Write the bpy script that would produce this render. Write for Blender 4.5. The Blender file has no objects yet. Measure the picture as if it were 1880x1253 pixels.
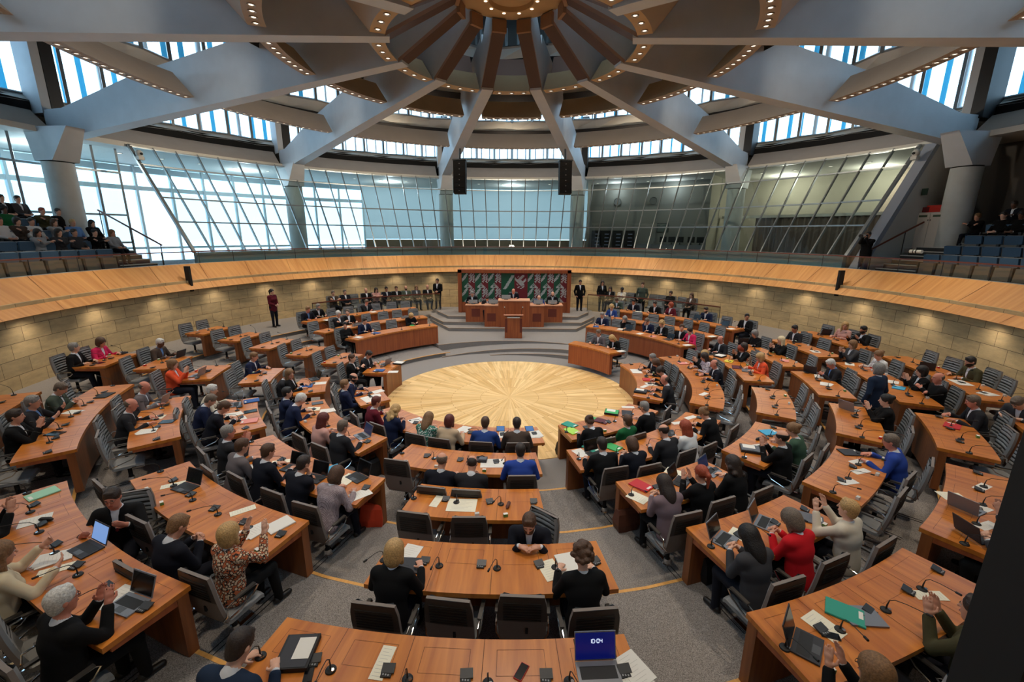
import bpy, math, random
import numpy as np
from mathutils import Vector, Matrix
random.seed(7)
C = bpy.context.scene.collection
PI = math.pi
R = math.radians
def lerp(a, b, t): return a + (b - a) * t

# ------------------------------------------------------------------ camera
CF, CPIT, CH, CD, CYAW, CROLL, CX0 = 799.09, 0.240888, 4.86153, 12.54537, 0.000373, 0.0055835, 0.06008
_F = Vector((math.sin(CYAW) * math.cos(CPIT), math.cos(CYAW) * math.cos(CPIT), -math.sin(CPIT)))
_Rr = Vector((math.cos(CYAW), -math.sin(CYAW), 0)); _U = _Rr.cross(_F)
_R2 = _Rr * math.cos(CROLL) + _U * math.sin(CROLL); _U2 = -_Rr * math.sin(CROLL) + _U * math.cos(CROLL)
_C = Vector((CX0, -CD, CH))
def at(px, py, z):
    """world point on the level z that the photograph shows at (px, py)"""
    d = _F + _R2 * ((px - 940) / CF) - _U2 * ((py - 626.5) / CF)
    t = (z - _C.z) / d.z
    return Vector((_C.x + t * d.x, _C.y + t * d.y, z))
cam = bpy.data.cameras.new('camera'); camo = bpy.data.objects.new('camera', cam); C.objects.link(camo)
cam.sensor_width = 36; cam.lens = CF / 1880 * 36; cam.clip_start = .05; cam.clip_end = 300
M = Matrix((_R2, _U2, -_F)).transposed().to_4x4(); M.translation = _C
camo.matrix_world = M
bpy.context.scene.camera = camo
vs = bpy.context.scene.view_settings
vs.view_transform = 'Standard'; vs.look = 'None'; vs.gamma = 1; vs.use_curve_mapping = False; vs.exposure = 0.2

# ------------------------------------------------------------------ materials
def srgb(c):
    return tuple((x / 255 / 12.92 if x / 255 <= .04045 else ((x / 255 + .055) / 1.055) ** 2.4) for x in c)
MATS = {}
def mat(name, col, rough=.6, metal=0, spec=.5, noise=0, nscale=40, bump=0, emit=None, estr=1, coat=0, sheen=0):
    if name in MATS: return MATS[name]
    m = bpy.data.materials.new(name); m.use_nodes = True; MATS[name] = m
    nt = m.node_tree; b = nt.nodes['Principled BSDF']; c = srgb(col)
    b.inputs['Base Color'].default_value = (*c, 1); b.inputs['Roughness'].default_value = rough
    b.inputs['Metallic'].default_value = metal; b.inputs['Specular IOR Level'].default_value = spec
    b.inputs['Coat Weight'].default_value = coat; b.inputs['Sheen Weight'].default_value = sheen
    if emit: b.inputs['Emission Color'].default_value = (*srgb(emit), 1); b.inputs['Emission Strength'].default_value = estr
    if noise or bump:
        tc = nt.nodes.new('ShaderNodeTexCoord'); n = nt.nodes.new('ShaderNodeTexNoise'); n.inputs['Scale'].default_value = nscale
        n.inputs['Detail'].default_value = 4; nt.links.new(tc.outputs['Object'], n.inputs['Vector'])
        if noise:
            r = nt.nodes.new('ShaderNodeValToRGB'); nt.links.new(n.outputs['Fac'], r.inputs['Fac'])
            r.color_ramp.elements[0].position = .3; r.color_ramp.elements[1].position = .7
            r.color_ramp.elements[0].color = (*[x * (1 - noise) for x in c], 1); r.color_ramp.elements[1].color = (*[min(1, x * (1 + noise)) for x in c], 1)
            nt.links.new(r.outputs['Color'], b.inputs['Base Color'])
        if bump:
            bp = nt.nodes.new('ShaderNodeBump'); bp.inputs['Strength'].default_value = bump; bp.inputs['Distance'].default_value = .01
            nt.links.new(n.outputs['Fac'], bp.inputs['Height']); nt.links.new(bp.outputs['Normal'], b.inputs['Normal'])
    return m
def wood(name, c1, c2, su, sv, rough=.35, coat=.3, spec=.5):
    """grain that runs along V of the UV map"""
    m = bpy.data.materials.new(name); m.use_nodes = True; MATS[name] = m; nt = m.node_tree; b = nt.nodes['Principled BSDF']
    tc = nt.nodes.new('ShaderNodeTexCoord'); mp = nt.nodes.new('ShaderNodeMapping'); mp.inputs['Scale'].default_value = (su, sv, 1)
    nt.links.new(tc.outputs['UV'], mp.inputs['Vector'])
    n = nt.nodes.new('ShaderNodeTexNoise'); n.inputs['Scale'].default_value = 1; n.inputs['Detail'].default_value = 6; n.inputs['Distortion'].default_value = .4
    nt.links.new(mp.outputs['Vector'], n.inputs['Vector'])
    r = nt.nodes.new('ShaderNodeValToRGB'); nt.links.new(n.outputs['Fac'], r.inputs['Fac'])
    r.color_ramp.elements[0].position = .3; r.color_ramp.elements[1].position = .72
    r.color_ramp.elements[0].color = (*srgb(c1), 1); r.color_ramp.elements[1].color = (*srgb(c2), 1)
    nt.links.new(r.outputs['Color'], b.inputs['Base Color'])
    b.inputs['Roughness'].default_value = rough; b.inputs['Coat Weight'].default_value = coat; b.inputs['Coat Roughness'].default_value = .25
    b.inputs['Specular IOR Level'].default_value = spec
    return m
def carpet(name, c1, c2, scale=110):
    m = bpy.data.materials.new(name); m.use_nodes = True; MATS[name] = m; nt = m.node_tree; b = nt.nodes['Principled BSDF']
    tc = nt.nodes.new('ShaderNodeTexCoord')
    n = nt.nodes.new('ShaderNodeTexNoise'); n.inputs['Scale'].default_value = scale; n.inputs['Detail'].default_value = 3; n.inputs['Roughness'].default_value = .8
    nt.links.new(tc.outputs['Object'], n.inputs['Vector'])
    r = nt.nodes.new('ShaderNodeValToRGB'); nt.links.new(n.outputs['Fac'], r.inputs['Fac'])
    r.color_ramp.elements[0].position = .36; r.color_ramp.elements[1].position = .64
    r.color_ramp.elements[0].color = (*srgb(c1), 1); r.color_ramp.elements[1].color = (*srgb(c2), 1)
    n2 = nt.nodes.new('ShaderNodeTexNoise'); n2.inputs['Scale'].default_value = 1.3; nt.links.new(tc.outputs['Object'], n2.inputs['Vector'])
    mx = nt.nodes.new('ShaderNodeMix'); mx.data_type = 'RGBA'; mx.blend_type = 'MULTIPLY'; mx.inputs['Factor'].default_value = .35
    nt.links.new(r.outputs['Color'], mx.inputs[6]); nt.links.new(n2.outputs['Color'], mx.inputs[7])
    nt.links.new(r.outputs['Color'], b.inputs['Base Color']); b.inputs['Roughness'].default_value = .95; b.inputs['Specular IOR Level'].default_value = .1
    bp = nt.nodes.new('ShaderNodeBump'); bp.inputs['Strength'].default_value = .35; bp.inputs['Distance'].default_value = .004
    nt.links.new(n.outputs['Fac'], bp.inputs['Height']); nt.links.new(bp.outputs['Normal'], b.inputs['Normal'])
    return m
def glassy(name, tint, gl=.08, rough=.02):
    m = bpy.data.materials.new(name); m.use_nodes = True; MATS[name] = m; nt = m.node_tree; nt.nodes.clear()
    o = nt.nodes.new('ShaderNodeOutputMaterial'); t = nt.nodes.new('ShaderNodeBsdfTransparent'); g = nt.nodes.new('ShaderNodeBsdfGlossy'); x = nt.nodes.new('ShaderNodeMixShader')
    t.inputs['Color'].default_value = (*tint, 1); g.inputs['Roughness'].default_value = rough; g.inputs['Color'].default_value = (.85, .95, 1, 1)
    x.inputs['Fac'].default_value = gl; nt.links.new(t.outputs[0], x.inputs[1]); nt.links.new(g.outputs[0], x.inputs[2]); nt.links.new(x.outputs[0], o.inputs[0])
    return m
def transl(name, col, tr=.7):
    m = bpy.data.materials.new(name); m.use_nodes = True; MATS[name] = m; nt = m.node_tree; nt.nodes.clear()
    o = nt.nodes.new('ShaderNodeOutputMaterial'); t = nt.nodes.new('ShaderNodeBsdfTranslucent'); g = nt.nodes.new('ShaderNodeBsdfDiffuse'); x = nt.nodes.new('ShaderNodeMixShader')
    t.inputs['Color'].default_value = (*srgb(col), 1); g.inputs['Color'].default_value = (*srgb(col), 1)
    x.inputs['Fac'].default_value = 1 - tr; nt.links.new(t.outputs[0], x.inputs[1]); nt.links.new(g.outputs[0], x.inputs[2]); nt.links.new(x.outputs[0], o.inputs[0])
    return m
def stone():
    m = bpy.data.materials.new('sandstone_blocks'); m.use_nodes = True; MATS['stone'] = m; nt = m.node_tree; b = nt.nodes['Principled BSDF']
    tc = nt.nodes.new('ShaderNodeTexCoord')
    br = nt.nodes.new('ShaderNodeTexBrick'); br.inputs['Scale'].default_value = 1; br.inputs['Brick Width'].default_value = .86; br.inputs['Row Height'].default_value = .42
    br.inputs['Mortar Size'].default_value = .006; br.inputs['Mortar Smooth'].default_value = 0; br.inputs['Bias'].default_value = 0
    br.inputs['Color1'].default_value = (*srgb((206, 180, 138)), 1); br.inputs['Color2'].default_value = (*srgb((184, 162, 126)), 1); br.inputs['Mortar'].default_value = (*srgb((96, 82, 64)), 1)
    nt.links.new(tc.outputs['UV'], br.inputs['Vector'])
    mp = nt.nodes.new('ShaderNodeMapping'); mp.inputs['Scale'].default_value = (1.2, 3.5, 1); nt.links.new(tc.outputs['UV'], mp.inputs['Vector'])
    n = nt.nodes.new('ShaderNodeTexNoise'); n.inputs['Scale'].default_value = 1.6; n.inputs['Detail'].default_value = 8; n.inputs['Roughness'].default_value = .65; nt.links.new(mp.outputs['Vector'], n.inputs['Vector'])
    r = nt.nodes.new('ShaderNodeValToRGB'); nt.links.new(n.outputs['Fac'], r.inputs['Fac'])
    r.color_ramp.elements[0].position = .3; r.color_ramp.elements[0].color = (.72, .72, .7, 1); r.color_ramp.elements[1].position = .7; r.color_ramp.elements[1].color = (1.12, 1.08, 1, 1)
    mx = nt.nodes.new('ShaderNodeMix'); mx.data_type = 'RGBA'; mx.blend_type = 'MULTIPLY'; mx.inputs['Factor'].default_value = 1
    nt.links.new(br.outputs['Color'], mx.inputs[6]); nt.links.new(r.outputs['Color'], mx.inputs[7]); nt.links.new(mx.outputs[2], b.inputs['Base Color'])
    b.inputs['Roughness'].default_value = .8; b.inputs['Specular IOR Level'].default_value = .2
    return m
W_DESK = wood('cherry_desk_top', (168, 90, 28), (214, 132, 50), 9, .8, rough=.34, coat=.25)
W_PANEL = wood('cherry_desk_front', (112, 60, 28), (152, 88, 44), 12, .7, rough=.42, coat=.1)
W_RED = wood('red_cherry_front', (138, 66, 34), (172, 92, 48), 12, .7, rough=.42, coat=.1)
W_FASC = wood('maple_fascia', (196, 134, 72), (222, 164, 98), 7, .5, rough=.45, coat=.05)
W_RAIL = mat('handrail_wood', (104, 48, 30), .4)
W_NOSE = wood('step_nosing_wood', (206, 148, 76), (226, 172, 96), 20, 2, rough=.5, coat=0)
W_NOSE2 = mat('step_edge_dull', (158, 130, 100), .6)
CARPET = carpet('grey_speckled_carpet', (84, 80, 78), (172, 166, 162))
CARPETG = mat('gallery_floor', (60, 62, 64), .9)
STONE = stone()
PAINT = mat('pale_beam_paint', (196, 201, 206), .55, noise=.04, nscale=2)
PANELB = mat('acoustic_panel_taupe', (176, 163, 150), .8, noise=.04, nscale=1.5)
PANELO = mat('acoustic_panel_ochre', (192, 164, 126), .8, noise=.05, nscale=1.5)
RIBD = mat('rib_dark_brown', (84, 62, 54), .6)
BLACK = mat('matt_black', (12, 12, 13), .8)
DARK = mat('dark_grey_metal', (40, 41, 43), .5)
SOFF = mat('pale_soffit', (206, 204, 196), .8)
CHROME = mat('polished_chrome', (220, 220, 222), .12, metal=1)
FRAME = mat('aluminium_frame', (150, 156, 158), .35, metal=.6)
CONC = mat('fair_faced_concrete', (186, 190, 188), .8, noise=.05, nscale=3)
WHITEW = mat('white_plaster', (196, 196, 190), .8)
BEIGEW = mat('beige_room_wall', (150, 146, 132), .85)
LEATH = mat('grey_leather', (132, 133, 134), .45, spec=.5)
LEATHD = mat('dark_leather', (66, 61, 57), .5)
SHELL = mat('taupe_shell', (122, 111, 104), .55)
RUB = mat('black_rubber', (16, 16, 17), .6)
GLASS = glassy('cone_glazing', (.80, .92, .93), .07)
GLASSR = glassy('rail_glass', (.72, .78, .78), .08)
GLASSC = glassy('clerestory_glass', (.9, .96, 1), .05)
BLIND = transl('daylit_blind', (222, 216, 212), .85)
FROST = transl('frosted_glass_wall', (150, 152, 148), .42)
TUBE = transl('teal_sun_fin', (130, 200, 220), .7)
EMIT = mat('downlight_lens', (255, 250, 240), .3, emit=(255, 238, 214), estr=1.7)
GREENT = mat('green_tile', (18, 82, 56), .6); REDT = mat('red_tile', (112, 24, 34), .6); WHITET = mat('white_tile', (205, 208, 204), .6)
PAPER = mat('white_paper', (226, 222, 214), .8)
SCREEN = mat('laptop_screen', (10, 12, 16), .15)
ALU = mat('laptop_aluminium', (136, 138, 144), .35, metal=.4)

# ------------------------------------------------------------------ mesh builder
class MB:
    def __init__(s): s.v = []; s.f = []; s.m = []; s.uv = []; s.mats = []
    def mi(s, m):
        if m not in s.mats: s.mats.append(m)
        return s.mats.index(m)
    def face(s, pts, m, uv=None):
        b = len(s.v); s.v += [tuple(p) for p in pts]; s.f.append(tuple(range(b, b + len(pts)))); s.m.append(s.mi(m))
        s.uv.append(uv if uv else [(p[0], p[1]) for p in pts])
    def quadface(s, idx, m, uv): s.f.append(tuple(idx)); s.m.append(s.mi(m)); s.uv.append(uv)
    def box(s, c, d, m, rot=0, tilt=None, top=None):
        hx, hy, hz = d[0] / 2, d[1] / 2, d[2] / 2; M = Matrix.Rotation(rot, 3, 'Z')
        if tilt is not None: M = M @ Matrix.Rotation(tilt, 3, 'X')
        P = [Vector(c) + M @ Vector((x * hx, y * hy, z * hz)) for z in (-1, 1) for y in (-1, 1) for x in (-1, 1)]
        for q, (a, b_) in zip(((0, 2, 3, 1), (4, 5, 7, 6), (0, 1, 5, 4), (1, 3, 7, 5), (3, 2, 6, 7), (2, 0, 4, 6)), ((0, 1), (0, 1), (0, 2), (1, 2), (0, 2), (1, 2))):
            L = [Vector((x * hx, y * hy, z * hz)) for z in (-1, 1) for y in (-1, 1) for x in (-1, 1)]
            s.face([P[i] for i in q], (top if top and q[0] == 4 else m), [(L[i][a], L[i][b_]) for i in q])
    def tube(s, pts, r, m, n=8, cap=True):
        pts = [Vector(p) for p in pts]; rs = r if isinstance(r, (list, tuple)) else [r] * len(pts); rings = []
        up = Vector((0, 0, 1)); prev = None
        for i, p in enumerate(pts):
            t = (pts[min(i + 1, len(pts) - 1)] - pts[max(i - 1, 0)]).normalized()
            if prev is None:
                a = t.cross(up);
                if a.length < .05: a = t.cross(Vector((1, 0, 0)))
            else: a = prev - t * prev.dot(t)
            a.normalize(); prev = a; b = t.cross(a)
            rings.append([p + (a * math.cos(k * 2 * PI / n) + b * math.sin(k * 2 * PI / n)) * rs[i] for k in range(n)])
        base = len(s.v)
        for rg in rings: s.v += [tuple(q) for q in rg]
        for i in range(len(rings) - 1):
            for k in range(n):
                a, b = base + i * n + k, base + i * n + (k + 1) % n
                s.quadface((a, b, b + n, a + n), m, [(k / n, i), ((k + 1) / n, i), ((k + 1) / n, i + 1), (k / n, i + 1)])
        if cap:
            s.face(rings[0][::-1], m); s.face(rings[-1], m)
    def lathe(s, prof, m, n=16, c=(0, 0, 0)):
        base = len(s.v)
        for r, z in prof: s.v += [(c[0] + r * math.cos(k * 2 * PI / n), c[1] + r * math.sin(k * 2 * PI / n), c[2] + z) for k in range(n)]
        for i in range(len(prof) - 1):
            for k in range(n):
                a, b = base + i * n + k, base + i * n + (k + 1) % n
                s.quadface((a, b, b + n, a + n), m, [(k / n, prof[i][1]), ((k + 1) / n, prof[i][1]), ((k + 1) / n, prof[i + 1][1]), (k / n, prof[i + 1][1])])
    def sweep(s, prof, a0, a1, n, mf, yc=0., caps=True, closed=True, polar=None):
        """profile [(r, z)...] swept round the vertical through (0, yc); azimuth from +y, clockwise"""
        pol = polar or (lambda r, a, z: (r * math.sin(a), yc + r * math.cos(a), z))
        N = len(prof); E = N if closed else N - 1; L = [0]
        for i in range(E): j = (i + 1) % N; L.append(L[-1] + math.hypot(prof[j][0] - prof[i][0], prof[j][1] - prof[i][1]))
        rm = sum(p[0] for p in prof) / N; base = len(s.v)
        for i in range(n + 1):
            a = lerp(a0, a1, i / n); s.v += [pol(r, a, z) for r, z in prof]
        for i in range(n):
            ua, ub = lerp(a0, a1, i / n) * rm, lerp(a0, a1, (i + 1) / n) * rm
            for e in range(E):
                j = (e + 1) % N; p, q = base + i * N, base + (i + 1) * N
                mm = mf(e) if callable(mf) else mf
                s.quadface((p + e, q + e, q + j, p + j), mm, [(ua, L[e]), (ub, L[e]), (ub, L[e + 1]), (ua, L[e + 1])])
        if caps and closed:
            mm = mf(-1) if callable(mf) else mf
            s.face([pol(r, a0, z) for r, z in prof], mm, [(r, z) for r, z in prof]); s.face([pol(r, a1, z) for r, z in prof][::-1], mm, [(r, z) for r, z in prof][::-1])
    def mesh(s, name, smooth=False):
        me = bpy.data.meshes.new(name); me.from_pydata(s.v, [], s.f); me.polygons.foreach_set('material_index', s.m)
        u = me.uv_layers.new(name='UVMap'); u.data.foreach_set('uv', [c for f in s.uv for p in f for c in p])
        for m in s.mats: me.materials.append(m)
        if smooth:
            me.polygons.foreach_set('use_smooth', [True] * len(me.polygons)); me.set_sharp_from_angle(angle=R(40))
        me.update(); return me
    def obj(s, name, parent=None, smooth=False): return link(name, s.mesh(name, smooth), parent)
def link(name, me, parent=None):
    o = bpy.data.objects.new(name, me); C.objects.link(o)
    if parent: o.parent = parent
    return o
def tag(o, label, cat, group=None, kind=None):
    o['label'] = label; o['category'] = cat
    if group: o['group'] = group
    if kind: o['kind'] = kind
    return o
def struct(o): o['kind'] = 'structure'; return o
def empty(name, loc, rz=0, label=None, cat=None, group=None):
    o = bpy.data.objects.new(name, None); C.objects.link(o); o.location = loc; o.rotation_euler = (0, 0, rz); o.empty_display_size = .1
    if label: tag(o, label, cat, group)
    return o
def copy_tree(o, parent=None):
    c = o.copy(); C.objects.link(c)
    if parent: c.parent = parent
    for ch in o.children: copy_tree(ch, c)
    return c
def place(proto, loc, rz, label, cat, group=None):
    o = proto if not proto.get('used') else copy_tree(proto)
    proto['used'] = 1
    o.location = loc; o.rotation_euler = (0, 0, rz); PLACED.append(o)
    return tag(o, label, cat, group)
PLACED = []
def CM(th, r, z):
    """polar point, angle measured from the camera side (-y), clockwise to the right"""
    return Vector((r * math.sin(th), -r * math.cos(th), z))

# ------------------------------------------------------------------ hall shell
STEP, HD, YC = .1493, .772, 1.28
RK = [None] + [3.84 + 1.404 * i for i in range(6)]
ZK = lambda k: STEP * (k - 1)
cmp_ = lambda r, a, z: (r * math.sin(a), -r * math.cos(a), z)

# wooden disc
m = bpy.data.materials.new('radial_maple_inlay'); m.use_nodes = True; nt = m.node_tree; b = nt.nodes['Principled BSDF']
tc = nt.nodes.new('ShaderNodeTexCoord'); mp = nt.nodes.new('ShaderNodeMapping'); mp.inputs['Scale'].default_value = (1, 1, 1); nt.links.new(tc.outputs['UV'], mp.inputs['Vector'])
def plank(scale_u, scale_v, off):
    q = nt.nodes.new('ShaderNodeMapping'); q.inputs['Scale'].default_value = (scale_u, scale_v, 1); q.inputs['Location'].default_value = (off, off * .37, 0); nt.links.new(tc.outputs['UV'], q.inputs['Vector'])
    w = nt.nodes.new('ShaderNodeTexBrick'); w.inputs['Scale'].default_value = 1; w.inputs['Brick Width'].default_value = 1.1; w.inputs['Row Height'].default_value = 1; w.inputs['Mortar Size'].default_value = .005
    w.inputs['Color1'].default_value = (*srgb((238, 204, 148)), 1); w.inputs['Color2'].default_value = (*srgb((212, 170, 108)), 1); w.inputs['Mortar'].default_value = (*srgb((176, 128, 74)), 1)
    nt.links.new(q.outputs[0], w.inputs['Vector']); return w
w = plank(.62, 132 / (2 * PI), 0)
n = nt.nodes.new('ShaderNodeTexNoise'); n.inputs['Scale'].default_value = 1; n.inputs['Detail'].default_value = 5; q = nt.nodes.new('ShaderNodeMapping'); q.inputs['Scale'].default_value = (1.2, 42, 1)
nt.links.new(tc.outputs['UV'], q.inputs['Vector']); nt.links.new(q.outputs[0], n.inputs['Vector'])
rr = nt.nodes.new('ShaderNodeValToRGB'); rr.color_ramp.elements[0].position = .3; rr.color_ramp.elements[0].color = (.74, .7, .62, 1); rr.color_ramp.elements[1].position = .66; rr.color_ramp.elements[1].color = (1.08, 1.08, 1.06, 1); nt.links.new(n.outputs['Fac'], rr.inputs['Fac'])
mx = nt.nodes.new('ShaderNodeMix'); mx.data_type = 'RGBA'; mx.blend_type = 'MULTIPLY'; mx.inputs['Factor'].default_value = .9
nt.links.new(w.outputs['Color'], mx.inputs[6]); nt.links.new(rr.outputs['Color'], mx.inputs[7]); nt.links.new(mx.outputs[2], b.inputs['Base Color'])
b.inputs['Roughness'].default_value = .62; b.inputs['Specular IOR Level'].default_value = .3; DISC = m
mb = MB(); N = 120; rs = [0.02, .9, 1.9, 2.9, 3.86]
for i in range(N):
    a, b2 = 2 * PI * i / N, 2 * PI * (i + 1) / N
    for j in range(4):
        r0, r1 = rs[j], rs[j + 1]
        mb.face([cmp_(r0, a, .012), cmp_(r1, a, .012), cmp_(r1, b2, .012), cmp_(r0, b2, .012)], DISC, [(r0, a), (r1, a), (r1, b2), (r0, b2)])
mb.lathe([(3.86, .012), (3.86, -.03)], W_NOSE, 120); mb.face([cmp_(.02, 2 * PI * i / 24, .012) for i in range(24)], W_NOSE)
o = mb.obj('floor_inlay_disc'); tag(o, 'round pale wooden floor disc with radial planks in the centre', 'floor disc')
# terraces: flat rings, k = 1..6, everywhere on the camera side and both flanks
mb = MB(); A0, A1 = R(-152), R(148)
mb.sweep([(3.82, 0), (5.6, 0), (5.6, -.3), (3.82, -.3)], R(-180), R(180), 120, CARPET, polar=cmp_, caps=False)
for k in range(2, 7):
    r0 = RK[k]; r1 = RK[k + 1] + .1 if k < 6 else 16.5; z = ZK(k)
    mb.sweep([(r0 + .035, z), (r1, z), (r1, z - .4), (r0 + .035, z - .4)], A0 if k > 2 else R(-150), A1 if k > 2 else R(147), 110, CARPET, polar=cmp_)
# back zone behind the podium
mb.sweep([(6.05, .3), (16.4, .3), (16.4, -.3), (6.05, -.3)], R(145), R(210), 40, CARPET, polar=cmp_)
# sloping plates between the two flat levels in front of the podium
def ramp(r0, r1, a0, a1, z0, z1, n=24, rise=None):
    for i in range(n):
        a, b2 = lerp(a0, a1, i / n), lerp(a0, a1, (i + 1) / n); za, zb = lerp(z0, z1, i / n), lerp(z0, z1, (i + 1) / n)
        P = lambda r, t, z: cmp_(r, t, z)
        mb.face([P(r0, a, za), P(r1, a, za), P(r1, b2, zb), P(r0, b2, zb)], CARPET)
        mb.face([P(r0, a, za), P(r0, b2, zb), P(r0, b2, -.1), P(r0, a, -.1)], CARPET)
    for t, z in ((a0, z0), (a1, z1)): mb.face([cmp_(r0, t, z), cmp_(r1, t, z), cmp_(r1, t, -.1), cmp_(r0, t, -.1)], CARPET)
ramp(5.15, 6.1, R(212), R(150), .02, .3); ramp(4.8, 5.2, R(190), R(150), .01, .15)
struct(mb.obj('floor'))
mb = MB()
def nosing(r, a0, a1, z0, z1=None, n=60, w=.04, h=.018, W_=None):
    z1 = z0 if z1 is None else z1
    for i in range(n):
        a, b2 = lerp(a0, a1, i / n), lerp(a0, a1, (i + 1) / n); za, zb = lerp(z0, z1, i / n) + .006, lerp(z0, z1, (i + 1) / n) + .006
        q = [cmp_(r - .005, a, za), cmp_(r + w, a, za), cmp_(r + w, b2, zb), cmp_(r - .005, b2, zb)]
        mb.face(q, (W_ or W_NOSE), [(a * r, 0), (a * r, w), (b2 * r, w), (b2 * r, 0)])
        mb.face([cmp_(r - .005, a, za), cmp_(r - .005, b2, zb), cmp_(r - .005, b2, zb - h), cmp_(r - .005, a, za - h)], (W_ or W_NOSE), [(a * r, 0), (b2 * r, 0), (b2 * r, h), (a * r, h)])
for k in range(2, 7): nosing(RK[k], A0, A1, ZK(k))
nosing(6.05, R(210), R(152), .3, .3, 30, .025, .012, W_NOSE2); nosing(5.15, R(212), R(150), .02, .3, 30, .025, .012, W_NOSE2); nosing(4.8, R(190), R(150), .01, .15, 20, .025, .012, W_NOSE2)
struct(mb.obj('trim_1'))
# podium steps
STP = [(.45, [(-2.95, 8.0), (3.12, 7.92)], 4.05), (.6, [(-3.35, 8.75), (3.5, 8.62)], 4.3), (.75, [(-3.3, 9.6), (3.55, 9.5)], 4.6)]
POD = []
for i, (z, e, half) in enumerate([(.45, ((-2.98, 7.95), (3.15, 7.9)), 0), (.6, ((-3.36, 8.72), (3.5, 8.66)), 0), (.75, ((-3.22, 9.5), (3.42, 9.42)), 0)]):
    (xl, yl), (xr, yr) = e; w = .0 + .95; dx = (4.15 - 3.0) - i * .18
    poly = [(xl, yl), (xr, yr), (xr + dx, yr + 2.0 - i * .3), (xr + dx + .2, 12.4), (xl - dx - .2, 12.4), (xl - dx, yl + 2.0 - i * .3)]
    mb = MB(); mb.face([(x, y, z) for x, y in poly], CARPET)
    for j in range(len(poly)):
        a, b2 = poly[j], poly[(j + 1) % len(poly)]
        mb.face([(*a, z), (*b2, z), (*b2, .28), (*a, .28)][::-1], CARPET)
    struct(mb.obj('floor'))
    mb = MB()
    for j in (0, 1, 5):
        a, b2 = Vector((*poly[j], z)), Vector((*poly[(j + 1) % 6], z)); d = (b2 - a).normalized(); nrm = Vector((-d.y, d.x, 0)); up = Vector((0, 0, .006))
        mb.face([a + up, b2 + up, b2 + up + nrm * .03, a + up + nrm * .03], W_NOSE2, [(0, 0), ((b2 - a).length, 0), ((b2 - a).length, .06), (0, .06)])
        o3 = -nrm * .006; mb.face([a + up + o3, b2 + up + o3, b2 + o3 - up * 4, a + o3 - up * 2], W_NOSE2)
    struct(mb.obj('trim_%d' % (i + 2)))

# stone wall, wooden fascia, gallery slab
mb = MB(); mb.sweep([(13.42, .28), (13.42, 2.98), (13.7, 2.98), (13.7, .28)], R(-180), R(180), 140, STONE, yc=YC, caps=False); struct(mb.obj('wall_round'))
mb = MB(); mb.sweep([(13.44, 2.72), (13.16, 2.64), (14.18, 3.585), (14.42, 3.585), (14.42, 2.9)], R(-180), R(180), 140, lambda e: (W_FASC if e in (1,) else (DARK if e == 0 else (mat('fascia_cap', (150, 156, 156), .6) if e == 2 else DARK))), yc=YC, caps=False); struct(mb.obj('trim_5'))
mb = MB()
for i in range(44):
    a = R(i * 360 / 44 + 3)
    p = [(13.17, 2.652), (14.172, 3.578)]
    P = [Vector((r * math.sin(a + d), YC + r * math.cos(a + d), z)) for r, z, d in ((13.155, 2.645, 0), (13.155, 2.645, .0009), (14.165, 3.588, .019), (14.165, 3.588, .018))]
    mb.face(P, mat('seam_dark', (120, 74, 38), .7))
struct(mb.obj('trim_6'))
mb = MB(); mb.sweep([(14.3, 3.3), (23.0, 3.3), (23.0, 3.0), (13.6, 3.0), (13.6, 2.9), (14.3, 2.9)], R(-180), R(180), 90, CARPETG, yc=YC, caps=False); struct(mb.obj('floor'))
# ------------------------------------------------------------------ upper hall: azimuth from +y about (0, YC)
U = lambda r, a, z: (r * math.sin(a), YC + r * math.cos(a), z)
# kerb, rail and cone glazing
mb = MB(); mb.sweep([(14.42, 3.3), (14.42, 4.02), (14.62, 4.02), (14.62, 3.3)], R(-69), R(72), 80, mat('teal_kerb', (104, 134, 142), .5), yc=YC); struct(mb.obj('trim_7'))
RB, ZB, RT, ZT = 14.55, 4.03, 17.62, 8.5
MUL = [a for a in np.arange(-69, 72.1, 3.0)]
wn = [0]
def window(label_parts, parent_name=None):
    wn[0] += 1; o = empty('window_%d' % wn[0], (0, 0, 0)); o['kind'] = 'structure'; return o
wroot = window(0)
mb = MB(); mb.sweep([(RB, ZB), (RT, ZT)], R(-69), R(72), 94, GLASS, yc=YC, closed=False, caps=False); mb.obj('glass_pane', wroot)
for i, a in enumerate(MUL):
    mb = MB(); a = R(a); p, q = Vector(U(RB, a, ZB)), Vector(U(RT, a, ZT)); w = .13 if i in (0, len(MUL) - 1) else .05
    t = Vector((math.cos(a), -math.sin(a), 0)) * w / 2; n_ = (q - p).cross(t).normalized() * .05
    c = [p - t - n_, p + t - n_, p + t + n_, p - t + n_, q - t - n_, q + t - n_, q + t + n_, q - t + n_]
    for f in ((0, 1, 5, 4), (1, 2, 6, 5), (2, 3, 7, 6), (3, 0, 4, 7)): mb.face([c[j] for j in f], FRAME)
    mb.obj('mullion', wroot)
for z in (4.06, 5.3, 6.32, 7.7, 8.45):
    t = (z - ZB) / (ZT - ZB); r = lerp(RB, RT, t); mb = MB(); mb.sweep([(r - .05, z - .03), (r + .05, z - .03), (r + .05, z + .03), (r - .05, z + .03)], R(-69), R(72), 94, FRAME, yc=YC); mb.obj('transom', wroot)
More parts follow.
